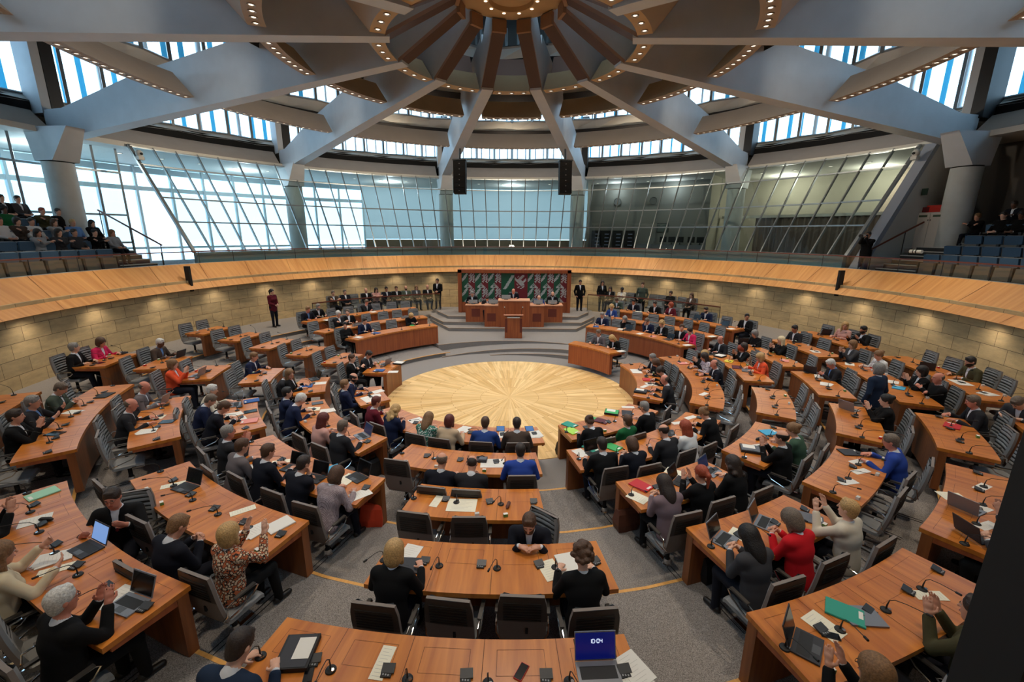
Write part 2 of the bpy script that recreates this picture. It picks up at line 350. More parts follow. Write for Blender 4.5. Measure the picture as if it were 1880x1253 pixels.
# slanted pale jamb at the right end and plaster return wall behind the right gallery
mb = MB(); a = R(72.6)
for (r0, z0, r1, z1, w) in ((RB - .1, 3.3, RT, 8.5, .42),):
    p, q = Vector(U(r0, a, z0)), Vector(U(r1, a, z1)); t = Vector((math.cos(a), -math.sin(a), 0)) * w; n_ = Vector((math.sin(a), math.cos(a), 0)) * .3
    c = [p, p + t, p + t + n_, p + n_, q, q + t, q + t + n_, q + n_]
    for f in ((0, 1, 5, 4), (1, 2, 6, 5), (2, 3, 7, 6), (3, 0, 4, 7)): mb.face([c[j] for j in f], mat('grey_jamb', (150, 158, 172), .6))
struct(mb.obj('trim_8'))
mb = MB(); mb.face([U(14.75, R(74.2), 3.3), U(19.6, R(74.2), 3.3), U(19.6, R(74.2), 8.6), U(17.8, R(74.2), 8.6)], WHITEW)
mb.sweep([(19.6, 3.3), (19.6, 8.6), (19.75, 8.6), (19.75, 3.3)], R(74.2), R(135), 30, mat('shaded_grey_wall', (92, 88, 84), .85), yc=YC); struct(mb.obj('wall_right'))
# left flank: upright facets of glazing behind the left gallery
w2 = window(0)
mb = MB(); mb.sweep([(18.6, 3.4), (18.6, 8.6)], R(-112), R(-69), 16, GLASS, yc=YC, closed=False, caps=False); mb.obj('glass_pane', w2)
for i in range(17):
    a = R(-69 - i * 2.7); mb = MB(); mb.tube([U(18.6 - .9 * 0, a, 3.4), U(18.6, a, 8.6)], .055, FRAME, 4); mb.obj('mullion', w2)
for z in (4.4, 5.6, 7.4): mb = MB(); mb.sweep([(18.55, z - .04), (18.67, z - .04), (18.67, z + .04), (18.55, z + .04)], R(-112), R(-69), 20, FRAME, yc=YC); mb.obj('transom', w2)
w2b = empty('window_return', (0, 0, 0)); w2b.name = 'window_60'; w2b['kind'] = 'structure'
# outer facade
RO = 23.0
w3 = window(0)
mb = MB(); mb.sweep([(RO, 4.35), (RO, 6.95)], R(-115), R(-29), 60, BLIND, yc=YC, closed=False, caps=False); mb.obj('roller_blind', w3)
mb = MB(); mb.sweep([(RO + .1, 3.3), (RO + .1, 8.3)], R(-115), R(-29), 60, GLASSC, yc=YC, closed=False, caps=False); mb.obj('glass_pane', w3)
for i in range(22):
    a = R(-29 - i * 4.1); mb = MB(); mb.box((0, 0, 0), (.11, .2, 5.2), mat('facade_post', (186, 206, 214), .5))
    o = mb.obj('mullion', w3); o.location = U(RO - .15, a, 5.8); o.rotation_euler = (0, 0, -a)
for z, h in ((3.95, .12), (7.05, .22), (7.95, .3)): mb = MB(); mb.sweep([(RO - .2, z), (RO + .05, z), (RO + .05, z + h), (RO - .2, z + h)], R(-115), R(-29), 60, MATS['facade_post'], yc=YC); mb.obj('transom', w3)
mb = MB(); mb.sweep([(RO, 4.45), (RO, 8.25)], R(-29), R(16.5), 20, FROST, yc=YC, closed=False, caps=False)
mb.sweep([(RO - .03, 3.3), (RO - .03, 4.4), (RO + .1, 4.4), (RO + .1, 3.3)], R(-29), R(16.5), 20, mat('brown_skirting', (110, 92, 70), .7), yc=YC); struct(mb.obj('wall_back'))
mb = MB(); mb.sweep([(RO, 3.3), (RO, 8.4), (RO + .3, 8.4), (RO + .3, 3.3)], R(41), R(245), 90, BEIGEW, yc=YC)
mb.sweep([(20.2, 3.3), (20.2, 8.4), (20.35, 8.4), (20.35, 3.3)], R(16.5), R(41), 20, mat('control_room_wall', (112, 112, 106), .85), yc=YC)
for a in (16.5, 41): mb.face([U(18.4, R(a), 3.3), U(RO + .1, R(a), 3.3), U(RO + .1, R(a), 8.4), U(18.4, R(a), 8.4)], BEIGEW)
struct(mb.obj('wall_rooms'))
mb = MB(); mb.sweep([(17.7, 8.42), (RO + .4, 8.3), (RO + .4, 8.5), (17.7, 8.62)], R(-180), R(180), 90, SOFF, yc=YC, caps=False); struct(mb.obj('ceiling'))
for i, a in enumerate(np.arange(-72, 73, 5.0)):
    mb = MB(); mb.lathe([(.001, 0), (.09, 0)], EMIT, 10); mb.lathe([(.09, 0), (.12, -.008), (.12, .02)], WHITEW, 10)
    o = mb.obj('ceiling_downlight'); o.location = U(19.6, R(a), 8.37); tag(o, 'small round downlight in the pale soffit behind the sloping glass wall', 'light', 'soffit downlights behind the glass wall')
# columns
for i, a in enumerate((-77.3, -45, -14.6, 14.6, 46.2, 77.6, 105, -105)):
    mb = MB(); mb.lathe([(.47, 0), (.47, 4.1)], CONC, 28); mb.lathe([(.47, 4.1), (.45, 4.1), (.45, 4.14), (.47, 4.14)], BLACK, 28)
    x = [(.47, 0), (.47, 0)]; t, b_ = .62, .44
    lo = [(-b_, -b_), (b_, -b_), (b_, b_), (-b_, b_)]; hi = [(-.3, -1.25), (.3, -1.25), (.55, .5), (-.55, .5)]
    for j in range(4):
        k = (j + 1) % 4; mb.face([(*lo[j], 4.14), (*lo[k], 4.14), (*hi[k], 5.3), (*hi[j], 5.3)], PAINT)
    o = mb.obj('column', smooth=True); o.location = U(17.72, R(a), 3.3); o.rotation_euler = (0, 0, -R(a))
    tag(o, ['round concrete column beside the left gallery seats', 'round column behind the glass wall, left of centre', 'round column behind the glass, just left of the centre bay', 'round column behind the glass, just right of the centre bay', 'round column between the glazed rooms on the right', 'round grey column behind the right gallery seats', 'round column at the near right of the gallery', 'round column at the near left of the gallery'][i], 'column'); o['group'] = 'columns round the hall'
# radial beams
BW = ['far left of the middle', 'far right of the middle', 'left diagonal', 'right diagonal', 'lower left', 'lower right', 'upper left', 'upper right', 'near left', 'near right', 'nearest left', 'nearest right']
BA = [-14.8, 14.8, -45, 45.6, -75, 75, -105, 105, -135, 135, -165, 165]
BLAB = ['pale radial roof beam, first left of the middle axis', 'pale radial roof beam, first right of the middle axis', 'pale radial roof beam, second left of the middle axis', 'pale radial roof beam, second right of the middle axis',
        'pale radial roof beam landing above the left gallery column', 'pale radial roof beam landing above the right gallery column', 'broad roof beam running level across the upper left', 'broad roof beam running level across the upper right',
        'roof beam behind the level beam, left side of the ceiling', 'roof beam behind the level beam, right side of the ceiling', 'roof beam over the camera, left of the axis', 'roof beam over the camera, right of the axis']
for a, lab in zip(BA, BLAB):
    mb = MB(); zb = lambda r: lerp(9.8, 8.42, (r - 3.3) / 14.3)
    secs = [(3.3, .2, 1.7), (8, .23, 1.75), (13.5, .26, 1.5), (17.6, .28, 1.0), (18.6, .28, 1.0)]
    S = []
    for r, hw, h in secs: z = zb(min(r, 17.6)); S.append([Vector((-hw, r, z)), Vector((hw, r, z)), Vector((hw, r, z + h)), Vector((-hw, r, z + h))])
    for i in range(len(S) - 1):
        for j in range(4): k = (j + 1) % 4; mb.face([S[i][j], S[i][k], S[i + 1][k], S[i + 1][j]][::-1], PAINT)
    mb.face(S[0], PAINT); mb.face(S[-1][::-1], PAINT)
    o = mb.obj('roof_beam'); o.location = (0, YC, 0); o.rotation_euler = (0, 0, -R(a)); tag(o, lab, 'beam', 'radial roof beams')
    mb = MB(); mb.box((-.17, 19.0, 10.9), (.3, .9, 3.2), PAINT); mb.box((.2, 19.0, 10.9), (.42, .95, 3.2), DARK)
    f = mb.obj('window_fin', o)
# suspended baffle rings, one panel per bay
BAYC = [(BA_[0], BA_[1]) for BA_ in ((-165, -135), (-135, -105), (-105, -75), (-75, -45), (-45, -14.8), (-14.8, 14.8), (14.8, 45.6), (45.6, 75), (75, 105), (105, 135), (135, 165), (165, 195))]
BAYN = ['near left', 'near left second', 'upper left', 'left', 'left of centre', 'centre', 'right of centre', 'right', 'upper right', 'near right second', 'near right', 'overhead']
def baffle(ring, prof, gap, mats, lights, rl, zl, rname):
    for (a0, a1), bn in zip(BAYC, BAYN):
        rm = prof[0][0]; g = math.degrees(gap / rm)
        mb = MB(); mb.sweep(prof, R(a0 + g), R(a1 - g), 14, lambda e: mats[e % len(mats)] if e >= 0 else mats[-1], yc=YC)
        o = mb.obj('baffle_panel'); tag(o, 'curved suspended acoustic panel, %s ring, %s bay' % (rname, bn), 'ceiling panel', 'acoustic panels of the %s ring' % rname)
        for i in range(lights):
            a = R(lerp(a0 + g, a1 - g, (i + .5) / lights)); mb = MB(); mb.lathe([(.001, .012), (.05, .012)], EMIT, 10); mb.lathe([(.05, .012), (.075, -.004), (.09, -.006), (.09, .02)], mat('lamp_rim', (170, 160, 150), .4), 12)
            l = mb.obj('downlight', o); l.location = U(rl, a, zl)
baffle('A', [(17.95, 8.5), (18.95, 9.38), (19.1, 9.38), (18.2, 8.46)], .45, [PANELB, DARK, BLACK, DARK, PANELB], 0, 0, 0, 'outermost')
baffle('B', [(11.0, 9.3), (11.75, 10.12), (12.15, 10.12), (11.42, 9.3)], .42, [PANELB, BLACK, PANELB, PANELB, PANELB], 18, 11.21, 9.285, 'second')
baffle('C', [(6.15, 9.62), (6.85, 10.4), (7.25, 10.4), (6.55, 9.62)], .4, [PANELO, BLACK, PANELB, PANELB, PANELO], 8, 6.35, 9.605, 'third')
baffle('E', [(4.35, 10.62), (4.75, 11.3), (4.9, 11.3), (4.5, 10.62)], .34, [mat('inner_panel_brown', (150, 118, 104), .8)], 0, 0, 0, 'upper innermost')
baffle('D', [(3.42, 9.82), (3.95, 10.5), (4.4, 10.5), (3.8, 9.82)], .26, [PANELO, BLACK, PANELB, PANELO, PANELO], 3, 3.62, 9.805, 'innermost')
# lantern walls: dark band, zigzag ledge, clerestory windows, roof
def tier(rw, z0, z1, z2, z3, npane, rb):
    mb = MB(); mb.sweep([(rb, z0), (rb, z1)], R(-180), R(180), 96, BLACK, yc=YC, closed=False, caps=False)
    for (a0, a1) in BAYC:
        for i in range(npane):
            t0, t1 = R(lerp(a0, a1, i / npane)), R(lerp(a0, a1, (i + 1) / npane)); d0, d1 = ((.16, -.1) if i % 2 else (-.1, .16))
            q = [U(rb - .02, t0, z1 - .06 - d0 * .3), U(rb - .02, t1, z1 - .06 - d1 * .3), U(rw + d1, t1, z2), U(rw + d0, t0, z2)]
            mb.face(q, SOFF)
    struct(mb.obj('ceiling'))
    for (a0, a1) in BAYC:
        w = window(0); mb = MB(); gm = MB(); tm = MB()
        for i in range(npane):
            t0, t1 = R(lerp(a0, a1, i / npane)), R(lerp(a0, a1, (i + 1) / npane)); d0, d1 = ((.16, -.1) if i % 2 else (-.1, .16))
            p0, p1 = Vector(U(rw + d0, t0, z2)), Vector(U(rw + d1, t1, z2)); up = Vector((0, 0, z3 - z2))
            gm.face([p0, p1, p1 + up, p0 + up], GLASSC)
            mb.tube([p0, p0 + up], .085, FRAME, 4); mb.tube([p0 + Vector((0, 0, .05)), p1 + Vector((0, 0, .05))], .05, FRAME, 4)
            for s in (.3, .75):
                c = p0.lerp(p1, s); c = Vector((c.x * (1 + .9 / rw), YC + (c.y - YC) * (1 + .9 / rw), z2 - .5)); tm.tube([c, c + Vector((0, 0, z3 - z2 + .8))], .05 if abs(a0 + a1) < 100 else .1, TUBE if (i + int(s * 4)) % 3 and abs(a0 + a1) > 60 else mat('white_sun_fin', (236, 242, 246), .5), 10)
        mb.obj('frame', w); gm.obj('glass_pane', w); tm.obj('sun_fin', w, True)
tier(19.5, 9.3, 9.78, 10.0, 12.4, 8, 19.15)
tier(13.6, 10.4, 10.8, 11.12, 12.9, 6, 14.0)
tier(5.2, 11.2, 11.6, 11.84, 12.85, 3, 5.4)
mb = MB(); mb.sweep([(8.2, 10.95), (8.2, 11.5), (5.5, 11.6), (5.5, 11.7), (8.35, 11.6), (8.35, 10.95)], R(-180), R(180), 72, SOFF, yc=YC, caps=False); mb.sweep([(8.3, 10.6), (8.3, 10.96)], R(-180), R(180), 72, BLACK, yc=YC, closed=False, caps=False); struct(mb.obj('ceiling'))
mb = MB(); ROOF = mat('roof_lining_dark', (44, 42, 42), .9)
for p in ([(14.0, 10.4), (20.0, 12.4), (20.4, 12.6), (20.4, 12.8), (13.8, 10.7)], [(8.3, 10.7), (13.8, 12.9), (14.2, 13.1), (8.1, 11.0)]): mb.sweep(p, R(-180), R(180), 72, ROOF, yc=YC, caps=False)
mb.sweep([(1.9, 12.9), (8.4, 12.9), (8.4, 13.1), (1.9, 13.1)], R(-180), R(180), 48, ROOF, yc=YC, caps=False)
mb.sweep([(17.7, 8.62), (19.4, 8.7), (19.4, 9.9), (19.8, 9.9), (19.8, 8.5)], R(-180), R(180), 72, BLACK, yc=YC, caps=False); struct(mb.obj('ceiling'))
# hub: disc and twelve ribs
o = empty('roof_hub', (0, YC, 0), 0, 'round ochre hub disc with dark ribs at the top centre of the roof', 'roof hub')
mb = MB(); mb.lathe([(.001, 11.2), (1.05, 11.2), (1.62, 11.3), (1.66, 11.7), (.001, 11.7)], PANELO, 48); mb.obj('disc', o, True)
mb = MB(); mb.lathe([(.62, 11.08), (.8, 11.08), (.84, 11.22), (.6, 11.22), (.62, 11.08)], PANELO, 40); r_ = mb.obj('light_ring', o)
for i in range(10):
    mb = MB(); mb.lathe([(.001, 0), (.05, 0)], EMIT, 10); l = mb.obj('downlight', r_); l.location = (.71 * math.cos(i * .628), .71 * math.sin(i * .628), 11.07)
for a in BA:
    mb = MB(); P = [(-.21, 3.42, 9.8), (.21, 3.42, 9.8), (.21, 1.5, 10.92), (-.21, 1.5, 10.92)]
    Q = [(x, y, z + .1) for x, y, z in P]; T = [(x, y, z + 1.3) for x, y, z in P]
    mb.face([P[0], P[3], P[2], P[1]], RIBD)
    for i in range(4): j = (i + 1) % 4; mb.face([P[i], P[j], Q[j], Q[i]], mat('rib_edge_trim', (176, 142, 122), .6)); mb.face([Q[i], Q[j], T[j], T[i]], PAINT)
    mb.box((0, 1.48, 11.05), (.44, .1, .34), mat('rib_end_cap', (150, 118, 94), .7))
    r2 = mb.obj('rib', o); r2.rotation_euler = (0, 0, -R(a))
# line array loudspeakers
for sx, lab in ((-1, 'tall black line array loudspeaker hanging left of the centre axis'), (1, 'tall black line array loudspeaker hanging right of the centre axis')):
    sp = empty('line_array_speaker', ((-2.62 if sx < 0 else 2.72), 11.0, 7.68), R(4 * sx), lab, 'loudspeaker', 'line array loudspeakers')
    for i in range(6):
        z = .62 - i * .262; mb = MB(); tl = R(3 + i * 2.4); mb.box((0, -.02 * i * i * .5 * .5, z), (.62, .42, .252), BLACK, 0, -tl * 0 + R(-1.5 * i)); mb.box((0, -.22 - .01 * i * i * .5, z), (.05, .02, .03), mat('speaker_badge', (150, 150, 150), .4))
        mb.obj('speaker_cabinet', sp)
    mb = MB(); mb.box((0, 0, .8), (.68, .5, .05), DARK); mb.tube([(0, 0, .8), (-.03 * sx, 0, 1.35)], .05, DARK, 8); mb.obj('hanging_bracket', sp)
# gooseneck style black fins on the fascia
def fin(px, py, lab, z0=2.2, z1=3.4, h=1.1, p=None):
    v = p or at(px, py, 3.35); a = math.atan2(v.x, v.y - YC); mb = MB(); mb.box((0, 0, 0), (.14, .34, h), RUB); o = mb.obj('fascia_loudspeaker'); o.location = U(13.45, a, 3.02); o.rotation_euler = (R(0), 0, -a); tag(o, lab, 'loudspeaker', 'slim black loudspeakers on the wooden fascia')
for a, lab in ((-74, 'slim black upright loudspeaker on the left of the wooden fascia'), (75.3, 'slim black upright loudspeaker on the right of the wooden fascia')):
    mb = MB(); mb.box((0, 0, 0), (.09, .24, 1.0), BLACK); mb.box((0, .1, -.3), (.05, .2, .06), DARK); o = mb.obj('fascia_loudspeaker'); o.location = U(13.42, R(a), 3.05); o.rotation_euler = (0, 0, -R(a)); tag(o, lab, 'loudspeaker', 'slim black loudspeakers on the wooden fascia')
mb = MB(); mb.box((0, 0, 1.57), (.26, .4, 3.1), BLACK); mb.box((0, 0, .02), (.5, .6, .04), BLACK); o = mb.obj('equipment_tower'); o.location = (2.97, -10.55, .75); o.rotation_euler = (0, 0, R(-14)); tag(o, 'tall matt black tower standing in the near right corner', 'tower')
# handrail with posts and glass, wall-top
rl = empty('gallery_handrail', (0, 0, 0), 0, 'thin dark red wooden handrail with glass running round the gallery edge', 'handrail')
mb = MB(); mb.sweep([(14.28, 4.05), (14.34, 4.05), (14.34, 4.09), (14.28, 4.09)], R(-150), R(150), 110, W_RAIL, yc=YC); mb.obj('rail', rl)
mb = MB(); mb.sweep([(14.31, 3.6), (14.31, 4.05)], R(-150), R(150), 110, GLASSR, yc=YC, closed=False, caps=False); mb.obj('glass_panel', rl)
for i in range(50):
    a = R(-147 + i * 6); mb = MB(); mb.tube([U(14.31, a, 3.55), U(14.31, a, 4.06)], .012, DARK, 6); mb.obj('post', rl)
# ------------------------------------------------------------------ galleries with tip-up seats
def gseat_proto():
    o = empty('tip_up_seat', (0, 0, -50)); b = MB(); bl = mat('blue_seat_fabric', (64, 92, 118), .85, noise=.15, nscale=90); tp = mat('taupe_seat_back', (104, 98, 90), .7)
    b.box((0, .0, .68), (.52, .07, .46), bl, 0, R(8)); b.box((0, .045, .9), (.53, .06, .05), mat('seat_top_trim', (128, 134, 138), .6), 0, R(8)); b.obj('backrest', o)
    b = MB(); b.box((0, -.13, .42), (.48, .09, .4), tp, 0, R(-6)); b.obj('seat', o)
    b = MB(); b.box((-.28, -.06, .34), (.04, .3, .6), DARK); b.obj('side_frame', o); b = MB(); b.box((.28, -.06, .34), (.04, .3, .6), DARK); b.obj('side_frame', o)
    return o
GS = gseat_proto()
GR = [(15.15, 3.32), (15.95, 3.62), (16.75, 3.98), (17.55, 4.38)]
def gallery(side, a0, a1, nrows):
    mb = MB()
    for i in range(nrows + 1):
        r, z = (GR[i] if i < 4 else (18.3, 4.8)); mb.sweep([(r - .42, 3.25), (r + .44, 3.25), (r + .44, z), (r - .42, z)], R(a0), R(a1), 30, CARPETG, yc=YC)
    struct(mb.obj('floor'))
    sgn = -1 if side == 'left' else 1; RN = ['front', 'second', 'third', 'fourth']
    for i in range(nrows):
        r, z = GR[i]; n = int(math.radians(abs(a1 - a0)) * r / .6)
        for j in range(n):
            a = sgn * (abs(a0) + (j + .7) * math.degrees(.6 / r))
            if abs(a) > abs(a1): break
            lab = 'blue tip-up seat, %s row of the %s gallery, %s from its inner end' % (RN[i], side, ORD[j])
            place(GS, U(r, R(a), z), -R(a), lab, 'seat', 'tip-up seats of the %s gallery' % side)
ORD = ['first', 'second', 'third', 'fourth', 'fifth', 'sixth', 'seventh', 'eighth', 'ninth', 'tenth', 'eleventh', 'twelfth', 'thirteenth', 'fourteenth', 'fifteenth', 'sixteenth', 'seventeenth', 'eighteenth', 'nineteenth', 'twentieth']
gallery('left', -79, -104, 4); gallery('right', 81, 106, 4)
# gallery stairs
for sgn, nm in ((-1, 'left'), (1, 'right')):
    o = MB()
    for i in range(9):
        r0 = 14.75 + i * .4; z = 3.3 + (i + 1) * .165; a0, a1 = (73.5, 79) if sgn < 0 else (75.2, 81)
        o.sweep([(r0, 3.25), (r0 + .42, 3.25), (r0 + .42, z), (r0, z)], sgn * R(a0), sgn * R(a1), 6, CARPETG, yc=YC)
        o.sweep([(r0 - .012, z - .03), (r0 + .012, z - .03), (r0 + .012, z + .004), (r0 - .012, z + .004)], sgn * R(a0), sgn * R(a1), 6, SOFF, yc=YC)
    t = o.obj('gallery_stair'); tag(t, 'dark carpeted stair beside the %s gallery seats' % nm, 'stairs')
    h = empty('stair_handrail', (0, 0, 0), 0, 'sloping dark red handrail on posts by the %s gallery stair' % nm, 'handrail')
    b = MB(); a = sgn * R(73.3 if sgn < 0 else 75); P = [Vector(U(14.8, a, 4.35)), Vector(U(18.1, a, 5.75))]; b.tube(P, .035, W_RAIL, 8); b.obj('rail', h)
    for t_ in (0.02, .5, .98): b = MB(); p = P[0].lerp(P[1], t_); b.tube([p, (p.x, p.y, p.z - 1.0)], .018, DARK, 6); b.obj('post', h)
# cabinet, red box and sign by the right gallery
o = empty('wall_cabinet', U(17.6, R(75.6), 4.3), R(-166 + 90), 'pale two-door cabinet standing beside the right gallery stair', 'cabinet')
b = MB(); b.box((0, 0, .75), (1.0, .5, 1.5), WHITEW); b.obj('body', o)
for s in (-1, 1):
    b = MB(); b.box((s * .25, -.262, .75), (.48, .02, 1.44), mat('cabinet_door', (208, 200, 190), .6)); b.box((s * .25, -.276, 1.36), (.3, .006, .08), mat('green_label', (60, 78, 58), .6)); d = b.obj('door', o)
    b = MB(); b.box((s * .04, -.285, 1.2), (.02, .02, .05), DARK); b.obj('knob', d)
b = MB(); b.box((0, 0, .14), (.62, .26, .28), mat('signal_red_plastic', (206, 44, 30), .4)); b.box((-.34, -.02, .12), (.26, .22, .2), mat('signal_red_dark', (110, 26, 30), .4)); o2 = b.obj('red_case'); o2.location = U(17.6, R(75.7), 5.8); o2.rotation_euler = (0, 0, R(-76)); tag(o2, 'bright red plastic cases lying on top of the pale cabinet', 'case')
b = MB(); b.box((0, 0, 0), (.22, .02, .26), mat('green_sign', (24, 52, 40), .5)); b.box((0, -.012, 0), (.09, .004, .14), mat('sign_white', (210, 220, 214), .5)); o2 = b.obj('exit_sign'); o2.location = U(17.2, R(74.6), 6.6); o2.rotation_euler = (0, 0, R(-76 + 180)); tag(o2, 'small dark green escape sign on the wall above the red cases', 'sign')
for a, s in ((-69, 'left'), (73, 'right')):
    c = empty('dome_camera', U(17.0, R(a), 8.05), -R(a), 'white dome camera at the top %s corner of the glass wall' % s, 'camera'); b = MB(); b.box((0, 0, -.12), (.22, .22, .14), WHITEW); b.lathe([(.09, -.05), (.13, 0), (.13, .12), (.07, .2), (.001, .22)], WHITEW, 16); b.obj('housing', c, True)
    b = MB(); b.lathe([(.001, 0), (.05, .01), (.05, .05)], BLACK, 12); l = b.obj('lens', c); l.location = (0, -.17, .05); l.rotation_euler = (R(-90), 0, 0)
# control rooms behind the glass on the right
for i, a in enumerate((22, 29)):
    b = MB(); b.lathe([(.001, 0), (.22, 0), (.25, .02), (.25, .05)], mat('dark_disc', (84, 86, 84), .7), 24); o = b.obj('wall_disc'); o.location = U(20.15, R(a), 7.15); o.rotation_euler = (R(90), 0, -R(a)); tag(o, 'round dark wall disc high in the control room, %s of the pair' % ('left' if i == 0 else 'right'), 'vent')
for i, a in enumerate((18.2, 20.2, 22.6, 25)):
    b = MB(); b.box((0, 0, .9), (.62, .5, 1.9), BLACK)
    for k in range(6): b.box((.1, -.26, .35 + k * .25), (.3, .01, .05), mat('rack_led', (150, 160, 190), .4))
    o = b.obj('equipment_rack'); o.location = U(19.7, R(a), 3.3); o.rotation_euler = (0, 0, -R(a)); tag(o, 'black equipment rack behind the glass, %s from the left' % ORD[i], 'rack', 'equipment racks in the control room')
b = MB(); b.sweep([(18.9, 3.3), (19.3, 3.3), (19.3, 4.25), (18.9, 4.25)], R(27), R(40.5), 16, mat('control_desk_grey', (116, 116, 118), .7), yc=YC); o = b.obj('control_desk'); tag(o, 'long grey control desk behind the glass on the right', 'desk')
for i, a in enumerate((32.2, 33.9, 35.5, 37.6, 39.3)):
    t = empty('computer_monitor', U(19.05, R(a), 4.25), -R(a) + PI, 'black computer monitor on the long control desk, %s from the left' % ORD[i], 'monitor', 'monitors in the control room')
    b = MB(); b.box((0, 0, .32), (.44, .03, .36), BLACK); b.obj('screen', t); b = MB(); b.box((0, .02, .06), (.06, .04, .14), BLACK); b.box((0, 0, .006), (.2, .16, .012), BLACK); b.obj('stand', t)
b = MB(); b.box((0, 0, 0), (.7, .05, .55), mat('wall_screen_green', (70, 82, 76), .4)); b.box((0, .02, 0), (.78, .04, .63), DARK); o = b.obj('wall_screen'); o.location = U(20.12, R(31.2), 5.35); o.rotation_euler = (0, 0, -R(31.2)); tag(o, 'dark framed screen on the control room wall', 'screen')
cu = mat('grey_curtain', (120, 108, 100), .9)
o = empty('room_curtain', (0, 0, 0), 0, 'pleated grey curtain hanging in the lit room on the far right', 'curtain'); b = MB()
for i in range(120):
    a0, a1 = R(47 + i * .2), R(47.2 + i * .2); r0, r1 = 20.6 + .1 * math.sin(i * 1.3), 20.6 + .1 * math.sin((i + 1) * 1.3)
    b.face([U(r0, a0, 3.3), U(r1, a1, 3.3), U(r1, a1, 5.9), U(r0, a0, 5.9)], cu)
b.obj('fabric', o, True); b = MB(); b.sweep([(20.4, 5.9), (20.7, 5.9), (20.7, 6.05), (20.4, 6.05)], R(41.5), R(72), 30, WHITEW, yc=YC); b.obj('rail', o)
# ------------------------------------------------------------------ desks
ROWN = {1: 'first', 2: 'second', 3: 'third', 4: 'fourth', 5: 'fifth', 6: 'sixth'}
DESKS = {}
def desk(id_, block, row, z, r, ta, tb, n, wide=.72, front=W_PANEL, top=W_DESK, mics=True):
    ta, tb = sorted((R(ta), R(tb))); z0 = z; name = '%s row, %s block' % (ROWN[row], block)
    o = empty('conference_desk', CM((ta + tb) / 2, r, z0), (ta + tb) / 2, 'long curved cherry wood desk with %d places, %s' % (n, name), 'desk', 'curved desks of the chamber')
    inv_ = Matrix.Rotation(-(ta + tb) / 2, 4, 'Z') @ Matrix.Translation(-CM((ta + tb) / 2, r, z0))
    pol = lambda rr, a, zz: tuple(inv_ @ CM(a, rr, zz + z0))
    ns = max(4, int((tb - ta) * r / .12))
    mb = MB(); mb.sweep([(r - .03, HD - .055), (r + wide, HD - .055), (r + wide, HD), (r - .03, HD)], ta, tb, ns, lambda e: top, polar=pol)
    dk = mat('desk_seam', (70, 34, 16), .7)
    for i in range(1, n):
        a = lerp(ta, tb, i / n); w = .0022 / r
        mb.face([pol(r - .03, a - w, HD + .0012), pol(r + wide, a - w, HD + .0012), pol(r + wide, a + w, HD + .0012), pol(r - .03, a + w, HD + .0012)], dk)
    for i in range(n):
        a = lerp(ta, tb, (i + .5) / n); h = .2
        for rr in (r + .07, r + .3):
            w = .0016; mb.face([pol(rr, a - h / r, HD + .0011), pol(rr + w * 1.6, a - h / r, HD + .0011), pol(rr + w * 1.6, a + h / r, HD + .0011), pol(rr, a + h / r, HD + .0011)], dk)
        for s in (-1, 1):
            w = .0016 / r; b = a + s * h / r; mb.face([pol(r + .07, b - w, HD + .0011), pol(r + .3, b - w, HD + .0011), pol(r + .3, b + w, HD + .0011), pol(r + .07, b + w, HD + .0011)], dk)
    mb.obj('desk_top', o)
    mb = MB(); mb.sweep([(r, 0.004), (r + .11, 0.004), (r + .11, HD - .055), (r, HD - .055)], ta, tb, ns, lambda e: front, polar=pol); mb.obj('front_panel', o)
    for i in range(0, n + 1, 1):
        if 0 < i < n or True:
            a = lerp(ta, tb, i / n); a += (.02 / r if i == 0 else (-.02 / r if i == n else 0)); w = .015 / r
            mb = MB(); mb.sweep([(r + .11, HD - .13), (r + .66, HD - .1), (r + .66, HD - .056), (r + .11, HD - .056)], a - w, a + w, 1, W_RED, polar=pol); mb.obj('bracket', o)
    seats = []
    for i in range(n): seats.append(dict(th=lerp(ta, tb, (i + .5) / n), r=r + .98, z=z0, i=i, free=True))
    DESKS[id_] = dict(id=id_, o=o, r=r, z=z0, ta=ta, tb=tb, n=n, name=name, seats=seats, wide=wide, left=ta, mics=mics)
